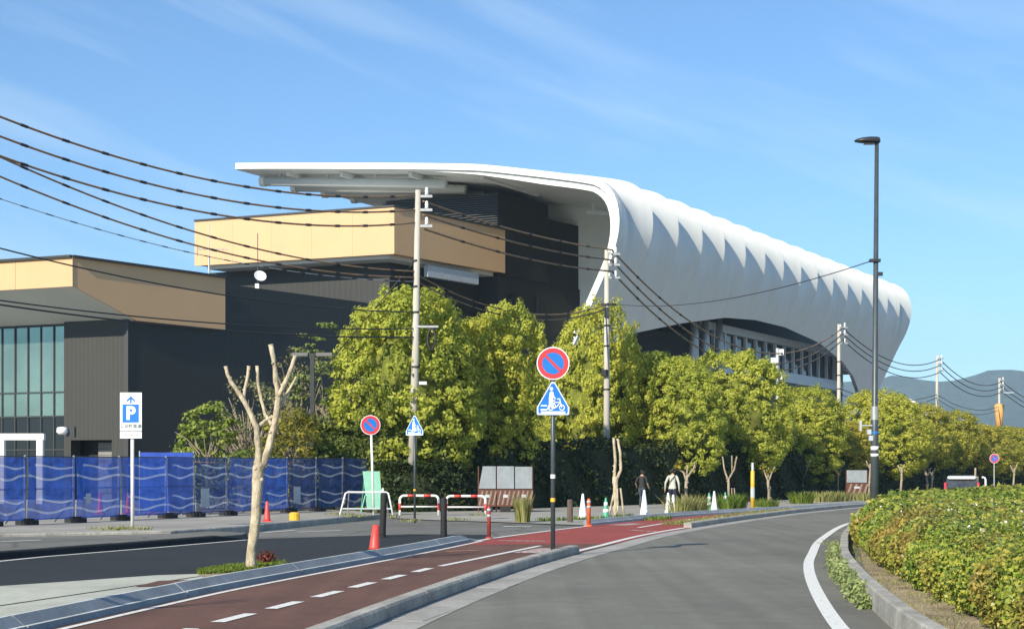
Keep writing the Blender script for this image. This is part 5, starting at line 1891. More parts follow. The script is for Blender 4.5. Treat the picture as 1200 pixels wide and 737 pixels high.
m_ = MB(); m_.tube([(-17 * k_, -0.05, zz), (4 * k_, -0.05, zz)], 0.02, 6); m_.box(-17 * k_, -0.05, zz, 0.06, 0.06, 0.3); m_.box(-7 * k_, -.05, zz - 0.18, 0.11, 0.1, 0.14); m_.box(-5 * k_, -.05, zz - .36, 0.11, 0.1, 0.15); m_.build('sensor_arm', M['panel_grey'], lp)
LAMP_WIRE = Vector((p.x, p.y, (585 - 307) * k_ + 0.85))

# twin-arm street light behind the fence
p = at(366, 545, 63)
t2 = thing('street_light', 'dark twin-arm street light behind the blue fence', 'street light', (p.x, p.y, 0.1))
k_ = 63 / F
zt = (556 - 416) * k_ + 1.4
m_ = MB(); m_.box(0, 0, zt / 2, 0.17, 0.17, zt); m_.build('pole', M['dark_metal'], t2)
for s_ in (-1, 1):
    m_ = MB(); m_.box(s_ * 0.5, 0, zt + 0.02, 0.65, 0.28, 0.14); m_.build('lamp_head', M['lamp_grey'], t2)
m_ = MB(); m_.box(0, 0, zt + 0.02, 0.4, 0.12, 0.1); m_.build('arm', M['dark_metal'], t2)

# white equipment mast in front of the arch
p = at(911, 556, 104)
em = thing('equipment_mast', 'thin mast with white equipment boxes in front of the arena terrace', 'mast', (p.x, p.y, 0))
k_ = 104 / F
m_ = MB(); m_.tube([(0, 0, 0), (0, 0, (556 - 408) * k_ + 1.5)], 0.12, 8); m_.build('pole', M['galv'], em)
for dx, y0, y1, w_ in ((-4, 427, 418, 8), (5, 446, 436, 7), (3, 458, 453, 9), (4, 418, 408, 5)):
    m_ = MB(); m_.box(dx * k_, -0.15, 1.5 + (556 - (y0 + y1) / 2) * k_, w_ * k_, 0.35, (y0 - y1) * k_ * 0.7); m_.build('box', M['sign_white'], em)

# ------------------------------------------------------------------ utility poles and wires
poles = [(-330, 40.5, 30), (487, 62.0, 223), (711, 77.8, 292), (983, 117.6, 380), (1098, 149.0, 417), (1171, 183.0, 443)]
PB = []
plab = ['near utility pole outside the left edge', 'nearest tall concrete utility pole in front of the tallest tree', 'second concrete utility pole before the white shell', 'third concrete utility pole at the right end of the arch', 'fourth slender utility pole against the hills', 'farthest utility pole with an orange guard sleeve']
for i, (px, d, top) in enumerate(poles):
    x = (px - CX) / F * d
    zt = H - (top - HZ) / F * d
    PB.append((x, d, zt))
    if i == 0: continue
    t = thing('utility_pole', plab[i], 'utility pole', (x, d, 0), 0, 'concrete utility poles along the walk')
    lean = 0.05 if i == 1 else 0.0
    m_ = MB(); m_.tube([(-lean * 4, 0, 0), (0, 0, zt * 0.5), (lean * 2, 0, zt)], [0.185, 0.15, 0.11], 14); m_.build('shaft', M['pole_concrete'], t, smooth=True)
    k_ = d / F
    for n_, dz in enumerate((0.25, 0.80, 1.45)):
        m_ = MB(); m_.box(0.3, 0, zt - dz, 0.75, 0.10, 0.10); ar = m_.build('crossarm', M['galv'], t)
        m_ = MB()
        m_.lathe([(0.05, 0), (0.09, 0.05), (0.05, 0.1), (0.09, 0.16), (0.05, 0.22), (0.07, 0.28), (0.02, 0.32)], 10, (0.45, 0, zt - dz + 0.05))
        m_.lathe([(0.05, 0), (0.09, 0.05), (0.05, 0.1), (0.08, 0.17), (0.02, 0.2)], 10, (0.12, 0, zt - dz + 0.05))
        m_.build('insulator', M['insulator'], ar, smooth=True)
    if i <= 3:
        for zz, rs_ in ((0.70, 0.155), (0.62, 0.16), (0.45, 0.175), (0.78, 0.148)):
            m_ = MB(); m_.lathe([(rs_, -0.04), (rs_, 0.04)], 12, (0.0, 0, zt * zz)); m_.build('strap', M['black_cable'], t)
    if i == 1:
        zz = 1.5 + (556 - 383) * k_
        m_ = MB(); m_.box(0.45, -0.1, zz, 0.95, 0.08, 0.08); m_.build('bracket', M['galv'], t)
        m_ = MB()
        ring = [(0.65 + 0.16 * math.cos(a_ * math.pi / 8), -0.12, zz - 0.5 + 0.42 * math.sin(a_ * math.pi / 8)) for a_ in range(17)]
        m_.tube(ring, 0.045, 6, cap=False); m_.build('cable_coil', M['black_cable'], t)
        m_ = MB(); m_.box(0.3, -0.1, 1.5 + (556 - 449) * k_, 0.3, 0.1, 0.12); m_.build('junction', M['sign_white'], t)
    if i == 2:
        m_ = MB(); m_.box(-0.1, -0.2, 1.5 + (556 - 437) * k_, 0.35, 0.3, 0.3); m_.build('junction', M['black_cable'], t)
        zz = 1.5 + (556 - 357) * k_
        m_ = MB(); m_.box(0.1, -0.1, zz, 0.8, 0.1, 0.1); m_.box(0, -.1, zz - 0.4, 0.25, 0.25, 0.5); m_.build('bracket', M['dark_metal'], t)
    if i == 5:
        m_ = MB(); m_.lathe([(0.35, 1.5 + (556 - 503) * k_), (0.5, 1.5 + (556 - 488) * k_), (0.62, 1.5 + (556 - 475) * k_), (0.4, 1.5 + (556 - 473) * k_)], 10); m_.build('guard_sleeve', M['sleeve_tan'], t, smooth=True)
        m_ = MB(); m_.box(1.0, 0, 1.5 + (556 - 460) * k_, 1.4, 0.12, 0.12); m_.build('bracket', M['panel_grey'], t)
PB0 = PB[0]
def wire(a_, b_, sag, r, mat, label, n=36, knots=0.0, group=None):
    a_, b_ = Vector(a_), Vector(b_)
    pts = [a_.lerp(b_, k / n) - Vector((0, 0, 4 * sag * (k / n) * (1 - k / n))) for k in range(n + 1)]
    m_ = MB(); m_.tube([p - a_ for p in pts], r, 6)
    if knots:
        t = thing('cable', label, 'cable', a_, 0, group)
        m_.build('conductor', M[mat], t, smooth=True)
        kn = MB()
        L_ = (b_ - a_).length
        c = int(L_ / knots)
        for k in range(1, c):
            f = k / c
            p = a_.lerp(b_, f) - Vector((0, 0, 4 * sag * f * (1 - f))) - a_
            q = a_.lerp(b_, f + 0.25 / L_) - Vector((0, 0, 4 * sag * (f + .25 / L_) * (1 - f - .25 / L_))) - a_
            kn.tube([p, q], r * 1.35, 6)
        kn.build('spacer_clamp', M['black_cable'], t, kind='stuff')
    else:
        o = m_.build('cable', M[mat], loc=a_, smooth=True)
        tag(o, label, 'cable', group)
def pt_on(i, py, dx=0.3):
    x, d, zt = PB[i]
    return Vector((x + dx, d, H - (py - HZ) / F * d))
d0 = PB0[1]
def left_end(px, py):   # where the cable leaves the frame, prolonged to the next pole out of view
    return at(px, py, d0)
hts = ['topmost', 'second', 'third', 'fourth', 'fifth']
# span from the pole outside the frame to the first pole: fit the cable through the frame edge row
def fit_span(row0, p1, sag):
    """start height at pole 0 so that the cable crosses the left frame edge (column 0) at row0"""
    ax, ay = PB0[0], PB0[1]
    k = (0 - CX) / F
    # param f where x/d = k
    f = (k * ay - ax) / ((p1.x - ax) - k * (p1.y - ay))
    d = ay + (p1.y - ay) * f
    z_need = H - (row0 - HZ) / F * d
    za = (z_need + 4 * sag * f * (1 - f) - p1.z * f) / (1 - f)
    return Vector((ax, ay, za))
for n_, (row0, r1, sag) in enumerate(((137, 229, 1.75), (160, 246, 1.75), (183, 261, 1.75), (184, 318, 1.6), (207, 325, 1.6))):
    p1 = pt_on(1, r1, 0.0)
    wire(fit_span(row0, p1, sag), p1, sag, 0.040 if n_ < 3 else 0.034, 'brown_cable', hts[n_] + ' thick brown cable from the left edge to the nearest utility pole', 40, 1.5, 'cables left of the nearest utility pole')
wire(fit_span(233, pt_on(1, 330, 0), 1.2), pt_on(1, 330, 0), 1.2, 0.016, 'grey_cable', 'thin pale twisted cable sloping from the left edge below the brown cables', 40, 0.9)
wire(fit_span(291, pt_on(1, 366, 0), 0.9), pt_on(1, 366, 0), 0.9, 0.026, 'black_cable', 'single black cable crossing in front of the beige eave', 40)
wire(fit_span(352, pt_on(1, 385, 0), 0.6), pt_on(1, 385, 0), 0.6, 0.024, 'black_cable', 'upper of the low black cables crossing the eave soffit', 40)
wire(fit_span(357, pt_on(1, 395, 0), 0.6), pt_on(1, 395, 0), 0.6, 0.03, 'black_cable', 'lowest black cable crossing the eave soffit', 40)
# guy wire
o_a, o_b = pt_on(1, 305, 0), at(405, 402, 63.5)
wire(o_a, o_b + (o_b - o_a) * 1.4, 0.0, 0.025, 'black_cable', 'slanting black guy wire down to the left of the nearest utility pole', 4)
spans = [(1, 2, [(236, 293, 0.25), (252, 305, 0.25), (268, 318, 0.3)], 'brown_cable', 0.045, 2.6),
         (2, 3, [(294, 384, 3.4), (306, 391, 3.6), (319, 398, 3.6)], 'brown_cable', 0.046, 3.0),
         (3, 4, [(384, 421, 1.5), (391, 428, 1.5), (398, 436, 1.5)], 'black_cable', 0.04, 0),
         (4, 5, [(421, 447, 1.3), (428, 453, 1.3), (436, 459, 1.3)], 'black_cable', 0.045, 0)]
pn = ['', 'nearest', 'second', 'third', 'fourth', 'farthest']
for i, j, lst, mt, r_, kn in spans:
    for n_, (ra, rb, sag) in enumerate(lst):
        wire(pt_on(i, ra), pt_on(j, rb), sag, r_, mt, ['upper', 'middle', 'lower'][n_] + ' of three main cables between the ' + pn[i] + ' and ' + pn[j] + ' utility poles', 36, kn)
x6 = Vector((86, 228, 10.5))
for n_, ra in enumerate((447, 453, 459)):
    wire(pt_on(5, ra), x6 - Vector((0, 0, n_ * 0.6)), 1.5, 0.05, 'black_cable', ['upper', 'middle', 'lower'][n_] + ' of three main cables beyond the farthest utility pole', 24)
for i, j, ra, rb, sag, w_ in ((1, 2, 321, 357, 1.0, 'upper'), (1, 2, 329, 362, 1.0, 'lower'), (3, 4, 455, 462, 0.8, 'upper'), (3, 4, 461, 466, 0.9, 'lower'), (4, 5, 462, 476, 0.9, 'upper'), (4, 5, 467, 480, 1.0, 'lower')):
    wire(pt_on(i, ra, 0), pt_on(j, rb, 0), sag, 0.032, 'brown_cable' if i == 1 else 'black_cable', w_ + ' of the low telephone cables between the ' + pn[i] + ' and ' + pn[j] + ' utility poles', 30, 2.2 if i == 1 else 0)
wire(pt_on(2, 355, 0), LAMP_WIRE, 0.6, 0.014, 'black_cable', 'thin wire from the second utility pole to the tall street lamp', 30)

# ------------------------------------------------------------------ pruned roadside trees
def pruned(name, px, py, z, branches, label, mat='bark_pale', seed=1, tuft=None):
    """branches: list of polylines of (px, py, radius px, depth offset px)"""
    p = gr(px, py, z); k_ = p.y / F
    t = thing(name, label, 'tree', p)
    def loc(b): return Vector(((b[0] - px) * k_, b[3] * k_, (py - b[1]) * k_))
    for i, br in enumerate(branches):
        m_ = MB()
        pts = [loc(b) for b in br]
        rr = [b[2] * k_ * (0.9 if mat == 'bark_pale' else 0.72) for b in br]
        # add knobbly intermediate points
        P2, R2 = [], []
        rg = random.Random(seed * 31 + i)
        for j in range(len(pts) - 1):
            for s_ in range(3):
                f = s_ / 3
                P2.append(pts[j].lerp(pts[j + 1], f) + Vector((rg.uniform(-1, 1), rg.uniform(-1, 1), 0)) * rr[j] * 0.16)
                R2.append(lerp(rr[j], rr[j + 1], f) * rg.uniform(0.93, 1.1))
        P2.append(pts[-1]); R2.append(rr[-1])
        m_.tube(P2, R2, 10)
        m_.build('trunk' if i == 0 else 'limb', M[mat], t, smooth=True)
    rk = random.Random(seed * 7 + 1)
    for br in branches:
        e = loc(br[-1]); e0 = loc(br[-2])
        dv = (e - e0).normalized()
        if (br[-1][1] < br[0][1] - 8) and br is not branches[0]:
            m_ = MB(); m_.tube([e - dv * 0.004, e + dv * 0.006], br[-1][2] * k_ * 1.03, 10); m_.build('cut_end', M['cut_wood'], t)
        for q in range(2 if br is not branches[0] else 5):
            f = rk.uniform(0.15, 0.9); j = min(len(br) - 2, int(f * (len(br) - 1)))
            c = loc(br[j]).lerp(loc(br[j + 1]), rk.random()); r0 = br[j][2] * k_
            an_ = rk.uniform(0, 6.28)
            o_ = Vector((math.cos(an_), math.sin(an_), 0.1)) * r0
            m_ = MB(); m_.tube([c + o_ * 0.55, c + o_ * 1.12, c + o_ * 1.3], [r0 * 0.5, r0 * 0.36, r0 * 0.2], 8); m_.build('knot', M[mat], t, smooth=True)
    if tuft:
        P, Nn = [], []
        rg = np.random.default_rng(seed)
        for (x, y, r_, n_) in tuft:
            c = np.array([(x - px) * k_, 0, (py - y) * k_])
            q = rg.normal(0, 1, (n_, 3)); q /= np.linalg.norm(q, axis=1)[:, None]
            P.append(c + q * r_ * k_ * rg.uniform(0.3, 1, (n_, 1))); Nn.append(q)
        me = leaf_mesh('sprouts', np.concatenate(P), np.concatenate(Nn), 0.13, 0.6, 0.5, 0.2, M['leaf_yellow'], rg)
        link('sprouts', me, None, t)
    return t
pruned('pruned_tree', 295, 665, 0.03, [
    [(294, 668, 7.6, 0), (296, 640, 6.2, 0), (300, 600, 6.2, 0), (302.5, 570, 6.4, 0), (303, 548, 7.4, 0), (304, 540, 7.0, 0)],
    [(302.5, 552, 4.8, 0), (303, 525, 4.4, -3), (301, 499, 4.0, -5), (292, 480, 3.3, -5), (284, 465, 3.1, -5), (273, 450, 2.8, -6), (268, 440, 2.5, -6), (265.5, 430, 2.3, -6)],
    [(286, 468, 2.4, -4), (287, 455, 2.2, 2), (289, 443, 2.1, 5), (290.5, 429, 2.2, 6)],
    [(303, 500, 2.6, -2), (310, 493, 2.5, 4), (318, 488, 2.4, 7)],
    [(305, 551, 5.4, 0), (314, 525, 4.8, 2), (320, 503, 4.5, 4), (324, 480, 4.3, 4), (326, 466, 4.0, 4), (323, 447, 3.4, 3), (321, 425, 3.0, 2), (317, 404, 3.2, 2)],
    [(325, 467, 3.2, 4), (334, 450, 2.9, -3), (341, 435, 2.7, -6), (347, 418, 2.4, -8)],
    [(322, 482, 2.0, 5), (331, 468, 1.9, 9), (338, 455, 1.8, 12), (345, 441, 1.6, 14)],
    [(318, 498, 2.2, 2), (309, 485, 2.2, 10), (304, 468, 2.1, 14), (300, 450, 2.0, 16), (298.5, 428, 2.2, 17)],
], 'heavily pruned bare pale tree standing in the grass by the lane divider', 'bark_pale', 3)
pruned('pruned_tree', 722, 606, 0.02, [
    [(721, 607, 3.4, 0), (722, 590, 3.2, 0), (721, 570, 3.4, 0), (721, 558, 3.6, 0)],
    [(720, 562, 2.2, 0), (721, 540, 1.9, -1), (719, 513, 1.7, -2)],
    [(722, 562, 2.2, 0), (728, 551, 1.9, 2), (727, 530, 1.7, 3), (724, 514, 1.7, 4)],
    [(714, 605, 1.3, 5), (720, 575, 1.2, 3)], [(731, 604, 1.3, -4), (727, 572, 1.2, -2)], [(724, 606, 1.2, -6), (723, 572, 1.1, -5)],
], 'tall two-stemmed pruned trunk tied to stakes right of the orange post', 'bark_pale', 4)
pruned('pruned_tree', 803, 598, 0.02, [
    [(803, 600, 2.8, 0), (804, 580, 2.4, 0), (804, 565, 2.4, 0), (806, 556, 2.2, 0)],
    [(804, 562, 1.8, 0), (801, 553, 1.6, 1), (794, 549, 1.3, 2), (792, 544, 1.0, 2)],
    [(806, 558, 1.7, 0), (812, 550, 1.4, -2), (814, 545, 1.1, -2)], [(805, 556, 1.6, 0), (806, 545, 1.2, 1)], [(810, 552, 1.2, 1), (815, 548, 1.0, 3), (814, 541, 0.9, 3)],
], 'small knobbly pruned tree beside the pale-shirted person', 'bark_mid', 5, [(793, 546, 5, 60), (796, 541, 4, 40)])
pruned('pruned_tree', 854, 592, 0.02, [
    [(854, 594, 2.2, 0), (854, 575, 2.0, 0), (853.5, 560, 2.1, 0)],
    [(853, 562, 1.6, 0), (849, 550, 1.3, 1), (847, 535, 1.1, 2)], [(854, 561, 1.6, 0), (860, 550, 1.4, -2), (863, 535, 1.2, -3)], [(858, 553, 1.1, 1), (858, 534, 1.0, 3)],
    [(858, 592, 0.9, 4), (858, 572, 0.9, 3)], [(862, 592, 0.9, -4), (860, 572, 0.9, -3)],
], 'slim forked pruned tree behind the green cones', 'bark_mid', 6)
pruned('pruned_tree', 901, 588, 0.02, [
    [(901, 590, 2.2, 0), (901, 575, 2.0, 0), (900, 562, 2.2, 0)],
    [(900, 564, 1.5, 0), (896, 552, 1.2, 1), (893, 545, 1.0, 1)], [(901, 563, 1.5, 0), (905, 552, 1.2, -1), (908, 547, 1.0, -1)], [(900, 560, 1.2, 1), (901, 548, 1.0, 2)],
    [(903, 588, 0.9, 3), (903, 570, 0.9, 2)],
], 'small leafy-topped pruned tree right of the yellow marker post', 'bark_mid', 7, [(894, 546, 5, 60), (905, 551, 4, 40), (899, 551, 4, 40)])
pruned('pruned_tree', 941, 584, 0.02, [
    [(941, 586, 1.8, 0), (941, 570, 1.6, 0), (941, 558, 1.6, 0)],
    [(941, 560, 1.3, 0), (936, 545, 1.0, 1), (930, 533, 0.9, 1)], [(941, 560, 1.3, 0), (945, 551, 1.0, -1), (949, 540, 0.9, -1)], [(937, 547, 0.8, 0), (938, 531, 0.8, 2)],
], 'bare forked pruned tree between the marker post and the lamp', 'bark_mid', 8)
pruned('pruned_tree', 982, 583, 0.02, [[(982, 585, 1.3, 0), (982, 565, 1.1, 0), (983, 552, 1.1, 0)], [(983, 556, 0.9, 0), (979, 551, 0.7, 0)], [(983, 556, 0.9, 0), (986, 550, 0.7, 0)]], 'thin stub of a pruned tree left of the lone striped barrier', 'bark_mid', 9, [(982, 554, 4, 30)])
for px, y0, y1, lab in ((1018, 543, 582, 'thin pale sapling trunk left of the tall street lamp'), (1055, 548, 575, 'slim pale trunk right of the tall street lamp'), (1086, 552, 574, 'left of two slim leaning trunks left of the hatchback'), (1091, 552, 574, 'right of two slim leaning trunks left of the hatchback'), (1187, 548, 575, 'slim pale trunk right of the far no-parking sign')):
    dd = 97 if px < 1060 else 112
    yb = HZ + H * F / dd
    pruned('sapling', px, yb, 0.0, [[(px, yb, 1.9, 0), (px + 1, (y0 + yb) / 2, 1.6, 0), (px + (2 if px != 1086 else -2), y0, 1.5, 0)], [(px + 1, y0 + 6, 1.1, 0), (px - 3, y0 - 3, 0.9, 0)], [(px + 1, y0 + 6, 1.1, 0), (px + 5, y0 - 4, 0.9, 0)]], lab, 'bark_mid', px)
# a like tree just outside the frame whose limbs shade the bicycle lane
pruned('pruned_tree', -150, 742, 0.03, [
    [(-150, 745, 9, 0), (-148, 690, 7.5, 0), (-145, 610, 7, 0), (-145, 560, 7.5, 0)],
    [(-145, 565, 5, 0), (-160, 500, 4, -5), (-185, 430, 3, -6)], [(-145, 565, 5, 0), (-130, 490, 4, 5), (-120, 400, 3, 6)], [(-133, 505, 3.5, 0), (-100, 450, 3, 9), (-92, 415, 2.5, 9)],
], 'bare pruned tree on the pale apron outside the left edge', 'bark_pale', 12)

# ------------------------------------------------------------------ planted island on the right
ISLH = offset_line(ROAD_R, [1.42 if p.y < 16 else (lerp(1.42, 0.92, (p.y - 16) / 16) if p.y < 32 else 0.85) for p in ROAD_R])
ISLH = [(p.x, p.y) for p in ISLH]
isl = thing('island_shrubs', 'dense low shrub bed with green yellow and reddish leaves on the right-hand island', 'shrub bed', (8, 20, 0.05))
IO = np.array([8, 20, 0.05])
rg = np.random.default_rng(77)
lx = np.array([p[0] for p in ISLH]); ly = np.array([p[1] for p in ISLH])
def left_x(y): return np.interp(y, ly, lx)
def far_d(x):   # far rim of the bed (the road curls round behind it)
    return np.interp(x, lx, ly)
def hgt(x, y):
    base = 0.80 + 0.0055 * np.clip(y - 40, 0, 60)
    return base + 0.05 * np.sin(x * 2.1 + y * 0.7) + 0.05 * np.sin(x * 0.9 - y * 1.9) + 0.035 * np.sin(x * 4.3 + y * 3.1)
def bed(n, y0, y1, xr, leaf, mat, name, seed, side=0.0):
    r_ = np.random.default_rng(seed)
    y = y0 + (y1 - y0) * r_.random(n)
    xl = left_x(y)
    xm = np.maximum(np.minimum(xr * y + 1.2, 60), xl + 0.6)
    x = xl + (xm - xl) * r_.random(n)
    e = np.clip((x - xl) / 0.40, 0, 1)
    hh = hgt(x, y)
    prof_ = np.sqrt(np.clip(1 - (1 - e) ** 2, 0, 1)) * 0.75 + 0.25
    z = hh * prof_ - np.abs(r_.normal(0, 0.11, n)) + np.clip(r_.normal(0.0, 0.05, n), 0, 0.2)
    Nn = np.stack([-(1 - e) * 1.4, -0.25 * np.ones(n), 0.55 + e], 1)
    P = np.stack([x, y, z], 1)
    if side:
        m2 = int(n * side)
        y2 = y0 + (y1 - y0) * r_.random(m2)
        xl2 = left_x(y2)
        f = r_.random(m2)
        z2 = f * hgt(xl2, y2) * 0.72
        ins_ = 0.16 * (1 - np.sin(f * 2.6)) + 0.08 * np.sin(y2 * 3.7) + r_.normal(0, 0.05, m2)
        P = np.concatenate([P, np.stack([xl2 + ins_, y2, z2 + 0.03], 1)])
        Nn = np.concatenate([Nn, np.stack([-np.ones(m2), -0.55 * np.ones(m2), 0.35 * np.ones(m2)], 1)])
    keep = r_.random(len(P)) < 1.0
    P, Nn = P[keep] - IO, Nn[keep]
    me = leaf_mesh(name, P, Nn, leaf, 0.62, 0.75, 0.1, M[mat], r_)
    return link(name, me, None, isl)
bed(60000, 11.0, 18.5, 0.40, 0.050, 'leaf_island', 'foliage', 1, 0.22)
bed(60000, 18.5, 27, 0.385, 0.058, 'leaf_island', 'foliage', 2, 0.22)
bed(42000, 27, 40, 0.375, 0.10, 'leaf_island', 'foliage', 3, 0.16)
bed(34000, 40, 62, 0.37, 0.14, 'leaf_island_far', 'foliage', 4, 0.1)
bed(12000, 62, 78, 0.42, 0.22, 'leaf_island_far', 'foliage', 5, 0.1)
# twiggy dark inside of the bed
m_ = MB()
ys = [10.5 + k * 1.6 for k in range(44)]
V, fs = [], []
for y in ys:
    xl = float(left_x(y))
    xr_ = max(min(0.44 * y + 3, 60), xl + 2)
    hh = 0.80 + 0.0055 * max(0, min(60, y - 40)) - 0.17
    for x, z in ((xl + 0.32, 0.0), (xl + 0.36, hh * 0.55), (xl + 0.62, hh), (xr_, hh), (xr_ + 0.3, 0)):
        V.append((x - IO[0], y - IO[1], z - IO[2]))
for i in range(len(ys) - 1):
    for j in range(4):
        a_ = i * 5 + j
        fs.append((a_, a_ + 1, a_ + 6, a_ + 5))
fs.append((0, 1, 2, 3, 4)); fs.append(tuple(range(len(V) - 1, len(V) - 6, -1)))
m_.add(V, fs)
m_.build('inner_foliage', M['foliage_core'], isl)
# a few pale specks scattered over the bed
r_ = np.random.default_rng(9)
n = 90
y = 12 + 28 * r_.random(n) ** 1.3
x = left_x(y) + 0.3 + r_.random(n) * np.maximum(0.35 * y - left_x(y), 0.5)
P = np.stack([x, y, hgt(x, y) + 0.02], 1) - IO
P = np.repeat(P, 4, axis=0) + r_.normal(0, 0.02, (4 * n, 3))
me = leaf_mesh('pale_specks', P, np.tile([0, -0.4, 1.0], (4 * n, 1)), 0.05, 0.8, 0.5, 0, M['pale_speck'], r_)
link('pale_specks', me, None, isl)

# ------------------------------------------------------------------ weeds, grass tufts
def blades(name, pts, h, n_per, mat, spread, label=None, cat=None, kind=None, seed=1, width=0.02, group=None, lean=0.35):
    r_ = random.Random(seed)
    o0 = Vector(pts[0])
    m_ = MB()
    V, fs = [], []
    for p in pts:
        for k in range(n_per):
            a_ = r_.uniform(0, 6.28); rr = r_.random() ** 0.5 * spread
            b_ = Vector(p) - o0 + Vector((math.cos(a_) * rr, math.sin(a_) * rr, 0))
            hh = h * r_.uniform(0.55, 1.15)
            ln = Vector((math.cos(a_), math.sin(a_), 0)) * hh * lean * r_.uniform(0.2, 1.3)
            sd = Vector((-math.sin(a_ + r_.uniform(-1, 1)), math.cos(a_), 0)) * width * r_.uniform(0.6, 1.2)
            i = len(V)
            V += [b_ - sd, b_ + sd, b_ + Vector((0, 0, hh * 0.6)) + ln * 0.4 + sd * 0.7, b_ + Vector((0, 0, hh * 0.6)) + ln * 0.4 - sd * 0.7, b_ + Vector((0, 0, hh * 0.95)) + ln]
            fs += [(i, i + 1, i + 2, i + 3), (i + 3, i + 2, i + 4)]
    m_.add(V, fs)
    o = m_.build(name, M[mat], loc=o0)
    tag(o, label, cat, group, kind)
    return o
# tall grass clumps
blades('grass_clump', [gr(613, 612)], 0.88, 240, 'grass_dry', 0.22, 'upright clump of tall grass in front of the right striped barrier', 'grass clump', seed=2, width=0.02, lean=0.22)
blades('grass_clump', [gr(806, 602), gr(796, 602.5), gr(815, 601)], 0.75, 200, 'grass_dry', 0.5, 'wide dry grass clump under the small knobbly tree', 'grass clump', seed=3, width=0.022, lean=0.6)
blades('grass_clump', [gr(853, 597), gr(862, 596)], 0.72, 200, 'grass', 0.5, 'green grass clump at the foot of the slim forked tree', 'grass clump', seed=4, width=0.025, lean=0.4)
blades('grass_clump', [gr(897, 594)], 0.45, 200, 'grass', 0.6, 'low green clump beside the yellow marker post', 'grass clump', seed=5, width=0.03, lean=0.6)
blades('grass_clump', [gr(939, 590)], 0.65, 260, 'grass', 0.6, 'round dark green clump at the foot of the bare forked tree', 'grass clump', seed=6, width=0.035, lean=0.6)
blades('grass_clump', [gr(962, 588), gr(972, 587.6), gr(984, 587.2)], 0.6, 200, 'grass_dry', 0.7, 'band of dry grass left of the lone striped barrier', 'grass clump', seed=7, width=0.035, lean=0.5)
blades('grass_clump', [gr(1012, 586.5)], 0.55, 160, 'grass_dry', 0.6, 'dry grass right of the lone striped barrier', 'grass clump', seed=8, width=0.035, lean=0.5)
# verge behind the far kerb
pts = []
for p in sub_line(ROAD_L, 45.5, 63):
    pts.append((p.x - 0.55, p.y, 0.02)); pts.append((p.x - 0.9, p.y + 0.3, 0.02))
blades('verge_grass', pts, 0.13, 60, 'grass_dry', 0.45, 'rough grass strip behind the far kerb', 'grass', 'stuff', 9, 0.02, lean=0.8)
pts = [gr(x, y) for x, y in ((640, 610.5), (655, 610), (676, 609), (700, 608.6), (728, 607), (735, 606), (771, 609), (765, 609.5), (778, 608.3))]
blades('walk_weeds', pts, 0.16, 60, 'grass', 0.35, 'weeds along the foot of the far lane divider', 'weeds', 'stuff', 10, 0.02, lean=0.8)
pts = [gr(x, y, .13) for x, y in ((120, 620), (132, 621), (150, 620), (160, 620.5), (395, 603), (410, 606), (425, 605), (405, 603), (538, 609), (480, 611), (562, 604), (458, 606))]
blades('kerb_weeds', pts, 0.10, 40, 'grass_dry', 0.4, 'thin weeds along the sidewalk kerb', 'weeds', 'stuff', 11, 0.02, lean=0.8)
# grass square round the pruned tree
r_ = random.Random(5)
gp = []
for k in range(420):
    x = r_.uniform(236, 330); f = (x - 236) / 94
    y = lerp(671.5, 661.5, f) + r_.uniform(-4, 4) * (0.5 + 0.5 * math.sin(f * math.pi))
    gp.append(gr(x, y))
blades('grass_patch', gp, 0.075, 10, 'grass', 0.07, 'small patch of green grass round the pruned roadside tree', 'grass', 'stuff', 12, 0.012, lean=0.8)
m_ = MB()
poly = [gr(x, y) for x, y in ((232, 674), (262, 668), (300, 661), (325, 658), (334, 661), (300, 669), (262, 675), (240, 677))]
m_.add([(p.x, p.y, 0.013) for p in poly], [tuple(range(len(poly)))])
struct('planting_soil', m_, M['soil'])
p = gr(311, 662)
sh = thing('red_shrub', 'tiny reddish shrub at the foot of the pruned roadside tree', 'shrub', p)
rg2 = np.random.default_rng(4)
q = rg2.normal(0, 1, (260, 3)); q /= np.linalg.norm(q, axis=1)[:, None]
me = leaf_mesh('foliage', np.array([0.02, 0, 0.13]) + q * np.array([0.18, 0.16, 0.13]) * rg2.uniform(0.4, 1, (260, 1)), q, 0.06, 0.6, 0.5, 0.2, M['leaf_red'], rg2)
link('foliage', me, None, sh)
m_ = MB()
for k in range(6):
    a_ = k * 1.05; m_.tube([(0, 0, 0), (math.cos(a_) * .1, math.sin(a_) * .1, .2)], 0.008, 5)
m_.build('stems', M['bark_dark'], sh)
# weeds growing in the gutter of the island kerb
lw = sub_line(offset_line(ISL, -0.02), 17.2, 30.5)
rg3 = np.random.default_rng(14)
P, Nn = [], []
cum = [0]
for a_, b_ in zip(lw, lw[1:]): cum.append(cum[-1] + (b_ - a_).length)
for k in range(46):
    s = cum[-1] * (k / 46)
    j = max(i for i in range(len(cum)) if cum[i] <= s); j = min(j, len(lw) - 2)
    c = lw[j].lerp(lw[j + 1], (s - cum[j]) / max(1e-6, cum[j + 1] - cum[j]))
    big = rg3.uniform(0.6, 1.15) * (1.1 if 18 < c.y < 29 else 0.6)
    m = 90
    q = rg3.normal(0, 1, (m, 3)); q[:, 2] = np.abs(q[:, 2]); q /= np.linalg.norm(q, axis=1)[:, None]
    P.append(np.array([c.x - 0.05, c.y, 0.02]) + q * np.array([0.16, 0.2, 0.27]) * big * rg3.uniform(0.35, 1, (m, 1))); Nn.append(q)
P = np.concatenate(P); Nn = np.concatenate(Nn)
o0 = np.array([lw[0].x, lw[0].y, 0])
me = leaf_mesh('gutter_weeds', P - o0, Nn, 0.085, 0.4, 0.5, 0.3, M['leaf_weed'], rg3)
gw = link('gutter_weeds', me, None); gw.location = o0
